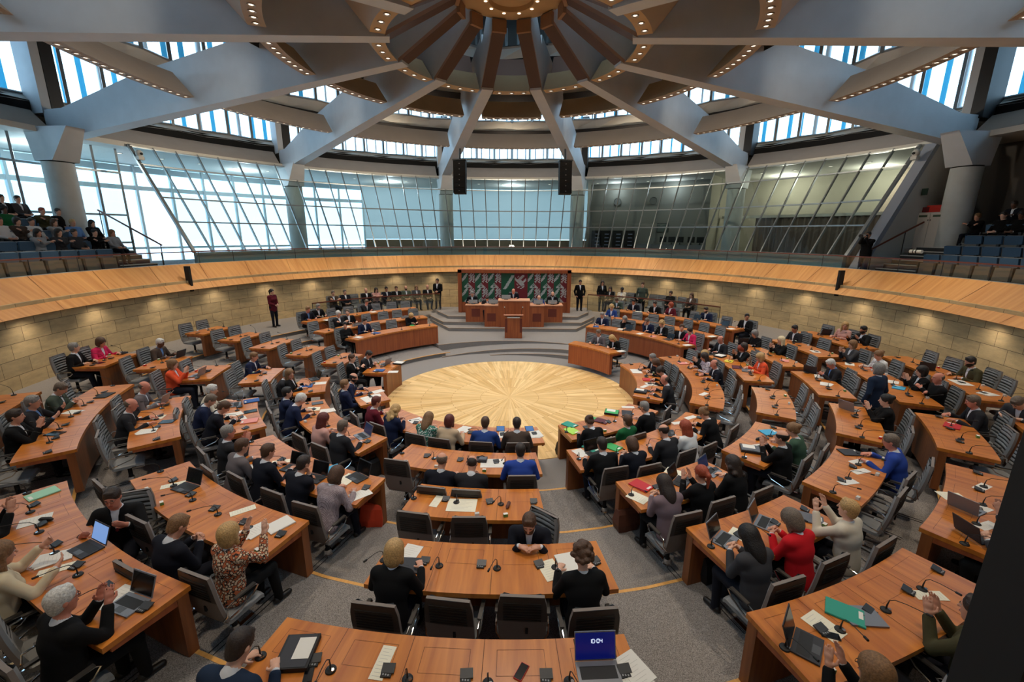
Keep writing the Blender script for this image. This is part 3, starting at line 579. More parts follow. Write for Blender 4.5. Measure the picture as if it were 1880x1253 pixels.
for a in '''C1 centre 1 0 3.84 9.3 -46.8 6|C2 centre 2 1 5.24 5.7 -20.9 4|C3 centre 3 2 6.65 4.2 -11.7 3|C4 centre 4 3 8.06 7.9 -9.9 4|C5 centre 5 4 9.46 6.6 -12.4 5
LA1 back_left 1 0 3.72 -89.6 -107 2|LBc back_left 2 1 5.18 -94.1 -107 2|LCb back_left 3 2 6.5 -96.6 -106.9 2|D2 back_left 4 3 7.84 -97.5 -107.1 2|D1 back_left 5 4 9.16 -99 -106.7 2|D0 back_left 6 5 10.5 -99.6 -106.1 2
LA2 outer_left 1 0 3.75 -54 -71.7 2|LCd outer_left 3 2 6.62 -47.9 -64.5 3|LDc outer_left 4 3 7.98 -49.1 -66.7 4|LEc outer_left 5 4 9.34 -50 -72.6 6|LFb outer_left 6 5 10.75 -50 -69.7 5
LBa far_left 2 1 5.16 -66.7 -80.2 2|LCa far_left 3 2 6.54 -74.8 -85.3 2|LDa far_left 4 3 7.92 -75.6 -84.6 2|LEa far_left 5 4 9.25 -80.1 -87.6 2|LFa far_left 6 5 10.56 -79.7 -86.4 2
LBb near_left 2 1 5.22 -27.6 -60.4 4|LCe near_left 3 2 6.65 -17.1 -43.4 5|LDd near_left 4 3 8.05 -18.7 -40.5 5|LEd near_left 5 4 9.43 -19.9 -42.5 6
RAc near_right 1 0 3.84 16.6 51.6 4|RBb near_right 2 1 5.22 12.2 51.5 5|RCd near_right 3 2 6.65 15 30.8 3|RDe near_right 4 3 8.06 16.7 29.9 3|REe near_right 5 4 9.45 14.2 29.1 4
RCc middle_right 3 2 6.62 36.1 51.8 3|RDd middle_right 4 3 8.02 34.3 47.3 3|REd middle_right 5 4 9.41 33 47.9 4
RAb outer_right 1 0 3.74 60.4 105.7 5|RBa outer_right 2 1 5.14 58.6 105.4 7|RCb outer_right 3 2 6.56 56.9 72.8 3|RDc outer_right 4 3 7.97 51.9 64.9 3|REc outer_right 5 4 9.35 51.8 62.9 3|RFc outer_right 6 5 10.68 50 64.6 4
RCa far_right 3 2 6.5 77.4 99.3 4|RDb far_right 4 3 7.88 68.5 82.5 3|REb far_right 5 4 9.28 66.6 86 5|RFb far_right 6 5 10.7 68.4 87.4 5
RDa back_right 4 3 7.82 85.6 103.7 4|REa back_right 5 4 9.2 89.4 103 3|RFa back_right 6 5 10.55 91.5 104.6 4'''.replace('\n', '|').split('|'):
    t = a.split(); desk(t[0], t[1].replace('_', ' '), int(t[2]), STEP * int(t[3]), float(t[4]), float(t[5]), float(t[6]), int(t[7]))
desk('Rsm', 'front right bench', 1, .15, 3.85, 117.5, 145.5, 3, .5, W_RED, mics=False)
desk('MR1', 'right ministers', 1, .3, 6.4, 110.2, 150, 7, .6, W_RED); desk('MR2', 'right ministers', 2, .45, 7.85, 112.5, 147, 7, .6, W_RED); desk('MR3', 'right ministers', 3, .6, 9.15, 113, 147, 8, .6, W_RED)
desk('ML1', 'left ministers', 1, .3, 6.32, -117.6, -150.8, 6, .6, W_RED); desk('ML2', 'left ministers', 2, .45, 7.6, -122, -150.6, 6, .6, W_RED); desk('ML3', 'left ministers', 3, .6, 9.18, -119.6, -151, 8, .6, W_RED)
desk('LCc', 'lone back left', 1, .45, 7.74, -116, -120.5, 1, .6)
# ------------------------------------------------------------------ conference chair, two levels of pose share one model
def chair_proto():
    o = empty('conference_chair', (0, 0, -60)); o.scale = (.92, .92, .92); n = 63; W = .245
    # back: ribbed leather on the front, smooth shell behind
    def yb(z): t = (z - .46) / .66; return -.235 - .11 * t - .05 * t * t * 0 - .02 * math.sin(PI * t)
    def hw(z): t = (z - .46) / .66; return W + .012 * math.sin(PI * t) - .02 * max(0, t - .85) / .15
    b = MB(); V = []
    cols = [(-1, 0), (-.86, .022), (-.45, .008), (0, 0), (.45, .008), (.86, .022), (1, 0)]
    for i in range(n + 1):
        z = .46 + .66 * i / n; t = i / n; rib = 0
        if .25 < t < .95: rib = .024 * (abs(math.sin((t - .25) * PI * 7 / .7)) ** .5)
        V.append([(c * hw(z), yb(z) + .03 + d + (rib if abs(c) < .8 else (.012 if abs(c) < .95 else 0)), z) for c, d in cols])
    for i in range(n):
        for j in range(6): b.face([V[i][j], V[i][j + 1], V[i + 1][j + 1], V[i + 1][j]][::-1], mat('rib_groove', (22, 21, 20), .7) if (1 <= j <= 4 and .25 < (i + .5) / n < .95 and ((((i + .5) / n - .25) * 10) % 1 < .2 or (((i + .5) / n - .25) * 10) % 1 > .84)) else LEATH)
    me = b.mesh('backrest', False)
    bk = link('backrest', me, o)
    b = MB(); m_ = 16; S = []
    for i in range(m_ + 1):
        z = .45 + .68 * i / m_; S.append([(c * (hw(min(1.12, z)) + .006), yb(z) - .004 - .012 * (1 - c * c), z) for c in (-1, -.5, 0, .5, 1)])
    for i in range(m_):
        for j in range(4): b.face([S[i][j], S[i][j + 1], S[i + 1][j + 1], S[i + 1][j]], LEATHD if i >= 8 else SHELL)
    for i in range(m_):
        for j in (0, 4):
            z0, z1 = .45 + .68 * i / m_, .45 + .68 * (i + 1) / m_; x0, x1 = S[i][j][0], S[i + 1][j][0]
            q = [S[i][j], S[i + 1][j], (x1, yb(z1) + .035, z1), (x0, yb(z0) + .035, z0)]; b.face(q if j == 0 else q[::-1], SHELL)
    b.face([S[m_][0], S[m_][4], (S[m_][4][0], yb(1.13) + .035, 1.13), (S[m_][0][0], yb(1.13) + .035, 1.13)], SHELL)
    for i in range(7): z = .82 + i * .038; b.box((0, yb(z) - .018, z), (.40, .008, .012), mat('back_rib_dark', (34, 31, 29), .5))
    b.box((.05, yb(.66) - .022, .66), (.028, .02, .07), BLACK); sh = b.obj('back_shell', o)
    b = MB(); Q = []
    for i in range(13):
        y = -.22 + .47 * i / 12; zz = .455 + (.012 * math.sin(PI * i / 2)) ** 2 * 20 * .01 + (-.02 if i == 12 else 0) + (.02 if i == 0 else 0); ed = .03
        Q.append([(-.25, y, zz - .06), (-.25, y, zz - .012), (-.2, y, zz + .006), (0, y, zz), (.2, y, zz + .006), (.25, y, zz - .012), (.25, y, zz - .06)])
    for i in range(12):
        for j in range(6): b.face([Q[i][j], Q[i][j + 1], Q[i + 1][j + 1], Q[i + 1][j]][::-1], LEATH)
        b.face([Q[i][6], Q[i][0], Q[i + 1][0], Q[i + 1][6]][::-1], SHELL)
    b.face(Q[12], LEATH); b.face(Q[0][::-1], LEATH); b.obj('seat', o)
    for s in (-1, 1):
        x = s * .285; b = MB(); b.tube([(s * .24, -.26, .5), (x, -.24, .56), (x, -.22, .67), (x, -.1, .69), (x, .13, .68), (x, .17, .65), (x, .1, .58), (x, -.1, .52), (s * .25, -.2, .48)], .011, CHROME, 6); a = b.obj('armrest', o, True)
        b = MB(); b.box((x, .0, .703), (.045, .26, .022), LEATHD); b.obj('arm_pad', a)
    b = MB(); b.tube([(0, 0, .1), (0, 0, .42)], .034, BLACK, 10); b.box((0, 0, .395), (.2, .26, .035), DARK); b.obj('column', o)
    b = MB(); b.lathe([(.001, .13), (.05, .12), (.06, .05), (.07, .03), (.07, .004)], CHROME, 14); b.box((0, .12, .03), (.05, .26, .03), CHROME)
    b.box((-.035, .1, .004), (.008, 1.0, .006), BLACK); b.box((.035, .1, .004), (.008, 1.0, .006), BLACK); b.obj('foot_rail', o)
    return o
CHAIR = chair_proto()
def mic_proto():
    o = empty('gooseneck_microphone', (0, 0, -61)); b = MB(); b.lathe([(.001, .022), (.02, .022), (.042, .012), (.046, .004), (.046, .001)], RUB, 16); b.lathe([(.001, .026), (.014, .026), (.016, .02)], CHROME, 10, (.018, -.018, 0)); b.obj('base', o)
    b = MB(); b.tube([(0, 0, .02), (0, 0, .06), (0, -.01, .12), (-.01, -.05, .165), (-.02, -.14, .2), (-.035, -.28, .235)], [.008, .007, .0042, .0038, .0038, .0038], RUB, 6); b.obj('gooseneck', o, True)
    b = MB(); b.tube([(-.035, -.28, .235), (-.04, -.325, .245)], .011, RUB, 8); b.obj('microphone_head', o); return o
MIC = mic_proto()
def panel_proto():
    o = empty('voting_panel', (0, 0, -62)); b = MB(); dkp = mat('panel_grey_plastic', (48, 50, 54), .4)
    b.box((0, 0, .02), (.105, .075, .012), dkp, R(10), R(12)); b.obj('screen_lid', o)
    b = MB(); b.box((0, -.045, .008), (.085, .05, .014), RUB, R(10));
    for i in range(3): b.box((-.022 + i * .022, -.052, .0165), (.011, .014, .003), mat('key_grey', (150, 150, 152), .5), R(10))
    b.obj('keypad', o); return o
PANEL = panel_proto()
def cube_proto(nm, col):
    b = MB(); b.box((0, 0, .021), (.062, .042, .042), mat('cube_side_' + nm, col, .5), 0, None, PAPER if nm != 'white' else mat('cube_top_grey', (190, 190, 186), .6)); o = b.obj(nm + '_token_box'); o.location = (0, 0, -63); return o
CUBES = dict(red=cube_proto('red', (190, 30, 34)), green=cube_proto('green', (96, 140, 70)), white=cube_proto('white', (214, 212, 206)))
rnd = random.Random(3)
for id_, d in DESKS.items():
    n = d['n']; big = id_ not in ('Rsm',)
    for s in d['seats']:
        i = s['i']; nm = '%s place from left, %s' % (ORD[i], d['name']); th = s['th']; r = d['r']; z = d['z'] + HD + .0015
        if id_[:2] in ('MR', 'ML') or id_ in ('Rsm', 'LCc'):
            if i % 2 == 0 and id_ != 'Rsm': place(MIC, CM(th, r + .15, z), th, 'black gooseneck microphone, ' + nm, 'microphone', 'desk microphones'); 
            continue
        off = .26 / r
        place(MIC, CM(th - off, r + .36, z), th + R(rnd.uniform(-25, 25)), 'black gooseneck microphone, ' + nm, 'microphone', 'desk microphones')
        place(PANEL, CM(th + off * .75, r + .3, z), th + R(rnd.uniform(-12, 12)), 'small grey voting panel, ' + nm, 'voting panel', 'voting panels on the desks')
        if rnd.random() < .62:
            c = rnd.choice(['red', 'white', 'green', 'green', 'white']); place(CUBES[c], CM(th + off * rnd.uniform(-.9, .9), r + d['wide'] - .09, z), th + R(rnd.uniform(-20, 20)), 'small %s token box, %s' % (c, nm), 'box', 'token boxes on the desks')
# ------------------------------------------------------------------ things lying on desks
COLS = dict(white=(224, 220, 212), cream=(232, 226, 204), blue=(34, 82, 150), sky=(66, 160, 200), teal=(44, 150, 130), green=(64, 170, 96), lime=(170, 220, 90), red=(190, 36, 44), pink=(220, 140, 130), maroon=(88, 30, 44), black=(24, 24, 27), grey=(96, 98, 106), dark=(44, 44, 50), brown=(92, 50, 34), purple=(96, 84, 140), orange=(214, 66, 32), mint=(150, 200, 170), yellow=(220, 200, 60))
def pm(c): return mat('sheet_' + c, COLS[c], .6)
TXT = mat('printed_lines', (200, 196, 188), .8)
def sheet(b, w, h, c, lines=True, z=.0025, x=0, y=0, rot=0):
    b.box((x, y, z / 2), (w, h, z), pm(c), rot)
    if lines and c in ('white', 'cream'):
        M_ = Matrix.Rotation(rot, 3, 'Z'); n = int(h / .03)
        for i in range(1, n):
            p = M_ @ Vector((-w * .05 * (i % 3), h / 2 - i * h / n, 0)); b.box((x + p.x, y + p.y, z + .0006), (w * (.72 - .14 * (i % 3)), .003, .0006), TXT, rot)
def item(kind, px, py, lvl, rot, col, label, cat=None):
    z = lvl + .002; p = at(px, py, z); th = math.atan2(p.x, -p.y); b = MB(); nm = kind; o = None
    if kind == 'paper': sheet(b, .21, .297, col); nm = 'paper_sheet'; cat = cat or 'paper'
    elif kind == 'strip': sheet(b, .12, .3, col); nm = 'paper_strip'; cat = 'paper'
    elif kind == 'wide': sheet(b, .42, .3, col); nm = 'spread_paper'; cat = 'paper'
    elif kind == 'stack':
        for i in range(3): sheet(b, .21, .29, col if i != 1 else 'white', i == 2, .004 + .004 * i, .02 * i - .02, .015 * i, R(8 * i - 6))
        nm = 'paper_stack'; cat = 'papers'
    elif kind == 'folder':
        b.box((0, 0, .008), (.23, .31, .014), pm(col)); b.box((0, .004, .0165), (.222, .3, .003), pm(col)); b.box((.03, -.12, .0185), (.1, .035, .001), PAPER); nm = 'document_folder'; cat = 'folder'
    elif kind == 'binder':
        b.box((0, 0, .022), (.28, .32, .044), pm('black')); b.box((.0, .0, .0455), (.24, .3, .004), pm(col)); b.box((.05, .02, .0485), (.14, .2, .002), PAPER); nm = 'ring_binder'; cat = 'binder'
    elif kind == 'tablet': b.box((0, 0, .005), (.18, .25, .009), pm('black')); b.box((0, 0, .01), (.16, .23, .001), mat('tablet_glass_' + col, COLS[col], .15)); nm = 'tablet_computer'; cat = 'tablet'
    elif kind == 'phone': b.box((0, 0, .005), (.072, .15, .009), pm(col)); b.box((0, 0, .01), (.066, .142, .001), SCREEN); nm = 'mobile_phone'; cat = 'phone'
    elif kind == 'closed': b.box((0, 0, .009), (.33, .23, .017), pm(col) if col != 'alu' else ALU); b.box((0, 0, .0182), (.035, .02, .001), DARK); nm = 'closed_laptop'; cat = 'laptop'
    elif kind == 'case': b.tube([(0, -.08, .02), (0, -.05, .026), (0, .05, .026), (0, .08, .02)], [.012, .026, .026, .012], pm(col), 8); nm = 'glasses_case'; cat = 'case'
    elif kind == 'kit':
        b.box((0, 0, .02), (.2, .16, .04), pm('dark')); b.box((.03, -.02, .05), (.13, .1, .02), pm('grey')); b.tube([(-.08, .02, .045), (0, .07, .06), (.09, .03, .045)], .008, RUB, 6); nm = 'small_device_case'; cat = 'case'
    elif kind == 'laptop':
        o = empty('laptop', p, th + R(rot), label, 'laptop', 'open laptops on the desks'); body, scr, scol = {'dark': (pm('dark'), (8, 9, 12), 0), 'alu': (ALU, (9, 10, 13), 0), 'lit': (pm('dark'), (120, 160, 220), .6), 'blue': (ALU, (30, 44, 74), .35)}[col]
        b.box((0, 0, .008), (.31, .215, .014), body); b.box((0, .02, .0158), (.27, .1, .001), mat('laptop_keys', (22, 22, 24), .6)); b.box((0, -.065, .0158), (.1, .06, .001), mat('touch_pad', (80, 82, 86), .4)); b.obj('keyboard_base', o)
        for i in range(4):
            for j in range(11): pass
        b = MB(); sm = mat('screen_' + col, scr, .15, emit=scr if scol else None, estr=scol); b.box((0, .155, .118), (.31, .008, .215), body, 0, R(-20) * 1); b.box((0, .1497, .1195), (.288, .002, .188), sm, 0, R(-20)); b.obj('screen', o); return o
    elif kind == 'bag':
        o = empty('shopping_bag', p, th + R(rot), label, 'bag'); m_ = mat('bag_' + col, COLS[col], .6); V = []
        for z_, w, dd in ((0.002, .16, .09), (.12, .185, .1), (.3, .17, .07), (.36, .15, .03)):
            V.append([(sx * w * (1 + .05 * math.sin(z_ * 40 + sx)), sy * dd, z_) for sx, sy in ((-1, -1), (-.3, -1.12), (.35, -1.0), (1, -1), (1, 1), (.2, 1.1), (-.4, 1), (-1, 1))])
        for i in range(3):
            for j in range(8): b.face([V[i][j], V[i][(j + 1) % 8], V[i + 1][(j + 1) % 8], V[i + 1][j]], m_)
        b.face(V[3], m_); b.obj('body', o, True); b = MB(); b.tube([(-.08, 0, .34), (-.06, .02, .45), (.04, .02, .46), (.07, 0, .34)], .01, m_, 6); b.obj('handle', o, True); return o
    b.obj(nm) if False else None
    o = b.obj(nm); o.location = p; o.rotation_euler = (0, 0, th + R(rot)); tag(o, label, cat); return o
LV = [0] + [ZK(k) + HD for k in range(1, 7)]
ITEMS = '''paper 752 1017 4 -8 white|typed sheet beside the closed laptop at the left of the fourth-row centre desk
closed 748 1040 4 5 dark|closed dark laptop in front of the blonde woman in black
paper 1010 1047 4 18 cream|typed letter in front of the curly-haired woman in black
folder 1043 1036 4 10 white|printed magazine beside the letter on the fourth-row centre desk
phone 735 1043 4 10 black|black phone lying on the closed dark laptop
strip 802 920 3 -6 cream|narrow sheet lying left on the third-row centre desk
wide 848 928 3 3 cream|two joined sheets in the middle of the third-row centre desk
case 933 930 3 -14 brown|brown spectacle case on the third-row centre desk
wide 904 851 2 4 white|white papers with a device in front of the man in dark suit
kit 884 846 2 0 grey|small grey charging device with cable on the second-row centre desk
paper 763 772 1 -20 white|white sheets beside the blonde woman in the first row
stack 850 790 1 -15 white|open notebook beside the dark red-haired woman
paper 925 799 1 0 white|white papers beside the man in the blue suit
tablet 919 788 1 4 blue|small tablet before the man in the blue suit
tablet 972 788 1 0 blue|small tablet before the man in the brown suit
stack 984 799 1 0 white|loose papers at the right end of the first-row centre desk
binder 547 1203 5 14 dark|thick black file with papers on the nearest desk
phone 567 1238 5 22 black|black phone next to the thick black file
strip 703 1217 5 -2 cream|narrow printed sheet on the nearest desk
phone 957 1235 5 -30 red|phone in a red case on the nearest desk
stack 1165 1238 5 14 white|papers in a blue cover at the right end of the nearest desk
folder 78 908 5 12 mint|green folder on papers at the far end of the fifth-row left desk
paper 65 956 5 -14 white|printed sheet on the fifth-row desk at the left edge
case 85 957 5 -50 black|dark spectacle case lying on the printed sheet
laptop 158 1010 5 6 lit|open laptop with a lit blue screen on the left fifth-row desk
strip 104 1046 5 -30 cream|narrow sheet under the woman's hand on the left desk
stack 95 1027 5 -30 white|papers in front of the woman in the beige jacket
laptop 235 1112 5 4 alu|open silver laptop in front of the old man with glasses
paper 214 1098 5 8 white|open notebook beside the silver laptop
strip 318 891 4 -24 cream|narrow sheet beside the open black laptop, fourth row near left
laptop 340 897 4 14 dark|open black laptop on the fourth-row near left desk
strip 446 938 4 -26 cream|narrow sheet in the middle of the fourth-row near left desk
stack 466 976 4 -16 white|rounded papers in front of the woman with raised hands
folder 513 965 4 -16 white|newspaper with a blue and yellow cover near the desk end
tablet 470 856 3 -16 white|tablet with a form in front of the clapping man
phone 463 884 3 40 black|black phone at the corner of the third-row near left desk
strip 517 848 3 -40 cream|narrow sheet between two men in the third row
laptop 535 862 3 10 dark|open black laptop, left of two on the third-row near left desk
laptop 577 880 3 6 dark|open black laptop, right of two on the third-row near left desk
folder 607 864 3 -22 sky|bright blue folder beside the woman in the plaid jacket
stack 634 882 3 -8 cream|yellowish papers in front of the woman in the plaid jacket
laptop 655 878 3 -14 dark|black laptop half hidden behind the plaid jacket
paper 662 908 3 -30 white|printed sheets at the end of the third-row near left desk
folder 462 737 3 6 blue|blue folder at the far end of the third-row outer left desk
laptop 432 744 3 0 blue|small open laptop beside the blue folder
tablet 460 756 3 2 black|black tablet on the third-row outer left desk
stack 428 762 3 4 white|spread white papers before the two men in blue suits
paper 437 770 3 8 white|white sheet by the man's hands, third row outer left
folder 458 774 3 -16 pink|pink folder on the third-row outer left desk
stack 573 752 2 -30 cream|open newspaper in front of the white-haired man
stack 600 755 2 -14 white|white notes beside the newspaper
tablet 583 741 2 -4 grey|grey tablet at the far end of the second-row near left desk
laptop 664 802 2 -14 blue|open laptop in front of the man in the black suit
folder 562 710 2 0 blue|blue folder in front of the grey-haired man
paper 588 704 2 0 white|white sheet beside the blue folder, second row
laptop 576 697 2 30 dark|laptop in front of the smiling blonde woman
folder 696 681 1 0 blue|blue folder at the small front desk
paper 722 683 1 6 white|white sheet at the corner of the small front desk
laptop 706 669 1 -10 alu|laptop on the small front desk
binder 733 668 1 0 white|open binder at the far corner of the small front desk
wide 677 733 1 10 white|open notebook before the man with the red tie
paper 694 719 1 20 white|white sheet beside the man with the tablet
paper 688 727 1 0 white|open papers between the two men in blue
paper 134 757 5 -30 white|white sheet on the fifth-row outer left desk
tablet 101 797 5 -38 black|black tablet in front of the young man in the black suit
closed 192 727 5 -12 black|black laptop bag before the man in the green jacket
laptop 291 742 4 -16 alu|open laptop in front of the bald man in grey
paper 286 767 4 -16 cream|cream sheet under the bald man's hands
tablet 307 775 4 -22 dark|dark folder-like tablet on the fourth-row outer left desk
stack 268 793 4 -20 white|white papers at the near end of the fourth-row outer left desk
kit 376 684 4 -20 dark|black camera equipment beside the woman in orange
laptop 361 690 4 -10 blue|laptop in front of the woman in orange
laptop 325 656 5 -10 dark|open laptop in front of the white-haired man in brown
tablet 180 667 6 -16 black|black tablet before the man in the black suit, sixth row
kit 225 650 6 0 black|black handbag beside the woman in the pink jacket
folder 1050 792 1 14 lime|light green papers at the end of the first-row right desk
folder 1046 781 1 24 teal|teal folder behind the light green papers
folder 1104 774 1 24 maroon|dark purple folder on the first-row right desk
binder 1123 759 1 32 green|black binder with green papers on the first-row right desk
closed 1151 760 1 36 dark|closed dark laptop in front of the grey-haired man
strip 1153 748 1 40 white|white strip of paper near the end of the first-row right desk
paper 1087 769 1 30 green|green and white sheets by the purple folder
wide 1168 682 1 -6 white|open notebook on the first-row outer right desk
folder 1190 698 1 0 red|red file among papers on the first-row outer right desk
stack 1197 706 1 10 white|white papers beside the bald man's hands
strip 1183 710 1 60 white|white strip on the first-row outer right desk
binder 1176 720 1 0 dark|thick black case at the near end of the first-row outer right desk
folder 1254 668 2 0 pink|red sheet before the clapping blonde woman
strip 1292 724 2 60 white|white strip on the long second-row right desk
paper 1066 832 2 14 white|white sheet at the end of the second-row near right desk
folder 1086 824 2 16 teal|dark teal folder beside the man in black
folder 1125 822 2 24 green|bright green folder on the second-row near right desk
laptop 1093 834 2 10 dark|open laptop in front of the short-haired man in black
laptop 1228 796 2 40 dark|open black laptop beside the red-haired woman
strip 1268 767 2 70 white|white strip at the far end of the second-row near right desk
strip 1246 777 2 60 white|white strip beside the voting panel, second row near right
folder 1412 795 3 50 sky|light blue sheet in front of the balding man
case 1393 808 3 70 black|black pen case on the third-row middle right desk
binder 1377 827 3 30 grey|grey tray with devices on the third-row middle right desk
strip 1394 819 3 60 white|white strip behind the grey tray
folder 1177 893 3 22 red|red folder on a laptop, third row near right
paper 1171 914 3 30 cream|printed sheet at the corner of the third-row near right desk
laptop 1251 886 3 26 dark|open dark laptop beside the clapping red-haired woman
paper 1239 868 3 28 cream|cream sheet on the third-row near right desk
laptop 1306 868 3 14 blue|open laptop before the woman with long dark hair
laptop 1331 993 4 24 alu|open silver laptop nearest the end of the fourth-row right desk
laptop 1405 962 4 24 alu|open silver laptop in front of the woman in red
paper 1363 985 4 24 cream|cream sheet between the two silver laptops
folder 1486 953 4 30 grey|grey tablet folder beside the woman in the cream jacket
folder 1560 832 4 40 dark|dark folder with a white sheet on it, fourth row middle right
strip 1575 848 4 64 white|topmost of three white strips on the fourth-row middle right desk
strip 1580 866 4 64 white|middle of three white strips on the fourth-row middle right desk
strip 1557 886 4 64 white|lowest of three white strips on the fourth-row middle right desk
laptop 1482 1188 5 34 dark|open black laptop at the near end of the nearest right desk
paper 1512 1150 5 10 cream|open notebook on the nearest right desk
phone 1524 1168 5 54 black|black phone beside the open notebook
folder 1551 1126 5 34 teal|turquoise folder under the closed silver laptop
closed 1582 1133 5 -24 alu|closed silver laptop on the turquoise folder
strip 1706 1094 5 62 cream|white strip at the far end of the nearest right desk
strip 1803 895 5 70 white|topmost of three white strips on the fifth-row middle right desk
strip 1802 937 5 70 white|middle of three white strips on the fifth-row middle right desk
strip 1812 966 5 70 white|lowest of three white strips on the fifth-row middle right desk
laptop 1775 934 5 74 blue|open laptop with raised lid on the fifth-row middle right desk
laptop 1793 985 5 56 dark|open black laptop beside the long red cable
paper 1748 912 5 40 cream|small open notebook on the fifth-row middle right desk
folder 1748 783 5 70 red|red folder with white sheets before the man in profile
laptop 1489 684 4 50 dark|open laptop in front of the white-haired man in blue shirt
stack 1506 692 4 60 white|white sheets before the white-haired man
stack 1517 706 4 60 white|pile of papers on the fourth-row far right desk
laptop 1560 752 4 50 alu|open silver laptop before the clapping dark-haired woman
binder 1322 655 3 30 white|papers and files before the bald man in the dark suit
folder 1338 664 3 50 yellow|yellow and black folder on the third-row far right desk
closed 1352 675 3 -20 maroon|closed maroon case before the woman in orange-red
closed 1370 681 3 -20 grey|closed grey laptop before the woman in orange-red
laptop 1361 630 4 70 dark|open brown laptop before the woman in the black waistcoat
folder 1440 663 4 60 pink|pink folder on the fourth-row back right desk
stack 1497 646 5 70 white|stack of white files on the fifth-row back right desk
laptop 1512 614 6 70 dark|open laptop before the woman in the pale pink jacket
folder 1650 713 5 60 sky|bright blue folder on the fifth-row far right desk
paper 1560 669 5 60 white|white sheet before the woman in the white jacket
paper 1640 702 5 60 white|white sheets before the clapping dark-haired woman
laptop 1700 678 6 60 dark|open black laptop on the sixth-row far right desk
wide 1764 703 6 0 white|white notebook before the bearded man
stack 1814 724 6 30 white|white sheets with a red file at the far right'''
for ln in ITEMS.split('\n'):
    a, lab = ln.split('|'); t = a.split(); item(t[0], float(t[1]), float(t[2]), LV[int(t[3])] if t[0] != 'x' else 0, float(t[4]), t[5], lab)
for px, py, lvl, kind, rot, c, lab in ((1094, 600, 1.07, 'folder', 20, 'blue', 'blue folder at the end of the front right ministers bench'), (1140, 605, 1.07, 'stack', 0, 'white', 'white papers before the grey-haired person on the ministers bench'), (1152, 607, 1.07, 'laptop', 190, 'dark', 'dark tablet computer standing on the ministers bench'), (1175, 613, 1.07, 'paper', 0, 'white', 'white sheets before the thinking man'), (1198, 618, 1.07, 'paper', 0, 'pink', 'pink sheet before the blonde woman on the ministers bench'),
        (1226, 624, 1.07, 'laptop', 180, 'dark', 'open laptop before the man beside the woman in pink'), (1262, 634, 1.07, 'paper', 0, 'white', 'white sheet at the right end of the ministers bench'), (658, 620, 1.07, 'folder', 0, 'white', 'magazine at the left end of the left ministers bench'), (690, 612, 1.07, 'folder', 20, 'blue', 'blue folder before the man in the blue suit'), (757, 598, 1.07, 'tablet', 0, 'green', 'tablet before the woman in black on the left bench'),
        (600, 588, 1.37, 'paper', 0, 'white', 'white sheet before the man with the striped tie'), (685, 573, 1.37, 'stack', 0, 'white', 'papers before the man at the back left bench'), (636, 600, 1.22, 'stack', 0, 'white', 'papers before the two men on the middle left bench'), (1097, 625, .92, 'paper', 0, 'white', 'white sheets on the small front right bench'), (1140, 645, .92, 'paper', 0, 'white', 'sheet at the end of the small front right bench'),
        (1172, 573, 1.37, 'stack', 0, 'white', 'white papers on the back right ministers bench'), (1276, 588, 1.37, 'laptop', 180, 'dark', 'dark laptop before the bearded man in navy'), (1327, 600, 1.37, 'laptop', 180, 'dark', 'black laptop near the end of the back right bench'), (1342, 604, 1.37, 'paper', 0, 'white', 'white sheet before the man at the bench end'), (1307, 618, 1.22, 'paper', 0, 'white', 'white sheet at the end of the middle right bench')):
    item(kind, px, py, lvl, rot, c, lab)
item('bag', 685, 962, ZK(3), 20, 'orange', 'bright orange-red bag standing on the floor at the desk end'); item('bag', 688, 872, ZK(2), 80, 'black', 'black rucksack under the second-row near left desk'); item('bag', 1147, 970, ZK(3), 0, 'brown', 'brown leather bag on the floor under the right desk')
item('bag', 1667, 835, ZK(4), 30, 'black', 'black bag hanging low by the chairs on the right'); item('bag', 1300, 1060, ZK(4), 10, 'black', 'black rucksack under the fourth-row near right desk'); item('bag', 1035, 835, ZK(1), 10, 'black', 'black bag under the end of the first-row right desk')
# laptop showing the time on the nearest desk
p = at(1100, 1243, LV[5] + .002); o = empty('laptop', p, R(3), 'open laptop whose deep blue screen shows the time 10:04', 'laptop')
b = MB(); b.box((0, 0, .009), (.35, .24, .016), ALU); b.box((0, .02, .0176), (.3, .11, .001), MATS['laptop_keys']); b.obj('keyboard_base', o)
b = MB(); b.box((0, .165, .128), (.35, .008, .235), ALU, 0, R(-17)); b.box((0, .16, .129), (.335, .002, .215), mat('deep_blue_screen', (6, 10, 52), .2, emit=(8, 18, 96), estr=.55), 0, R(-17)); s_ = b.obj('screen', o)
b = MB(); tm = mat('screen_text', (200, 214, 240), .5, emit=(210, 220, 245), estr=.9); SEG = {'1': 'bc', '0': 'abcdef', '4': 'bcfg'}; cx = -.052
for ch in '10:04':
    if ch == ':':
        for zz in (.008, .02): b.box((cx + .004, 0, zz), (.005, .002, .005), tm)
        cx += .014; continue
    for sg in SEG[ch]:
        x_, z_, w_, h_ = dict(a=(.009, .03, .018, .004), b=(.018, .0225, .004, .015), c=(.018, .0075, .004, .015), d=(.009, 0, .018, .004), e=(0, .0075, .004, .015), f=(0, .0225, .004, .015), g=(.009, .015, .018, .004))[sg]; b.box((cx + x_, 0, z_), (w_, .002, h_), tm)
    cx += .026
t_ = b.obj('clock_digits', s_); t_.location = (0, .1635, .155); t_.rotation_euler = (R(-17), 0, 0)
b = MB(); b.box((0, 0, .0015), (.34, .2, .003), BLACK); o = b.obj('black_folder'); o.location = at(1092, 1192, LV[5] + .003); o.rotation_euler = (0, 0, R(3)); tag(o, 'glossy black flat panel behind the laptop on the nearest desk', 'folder')
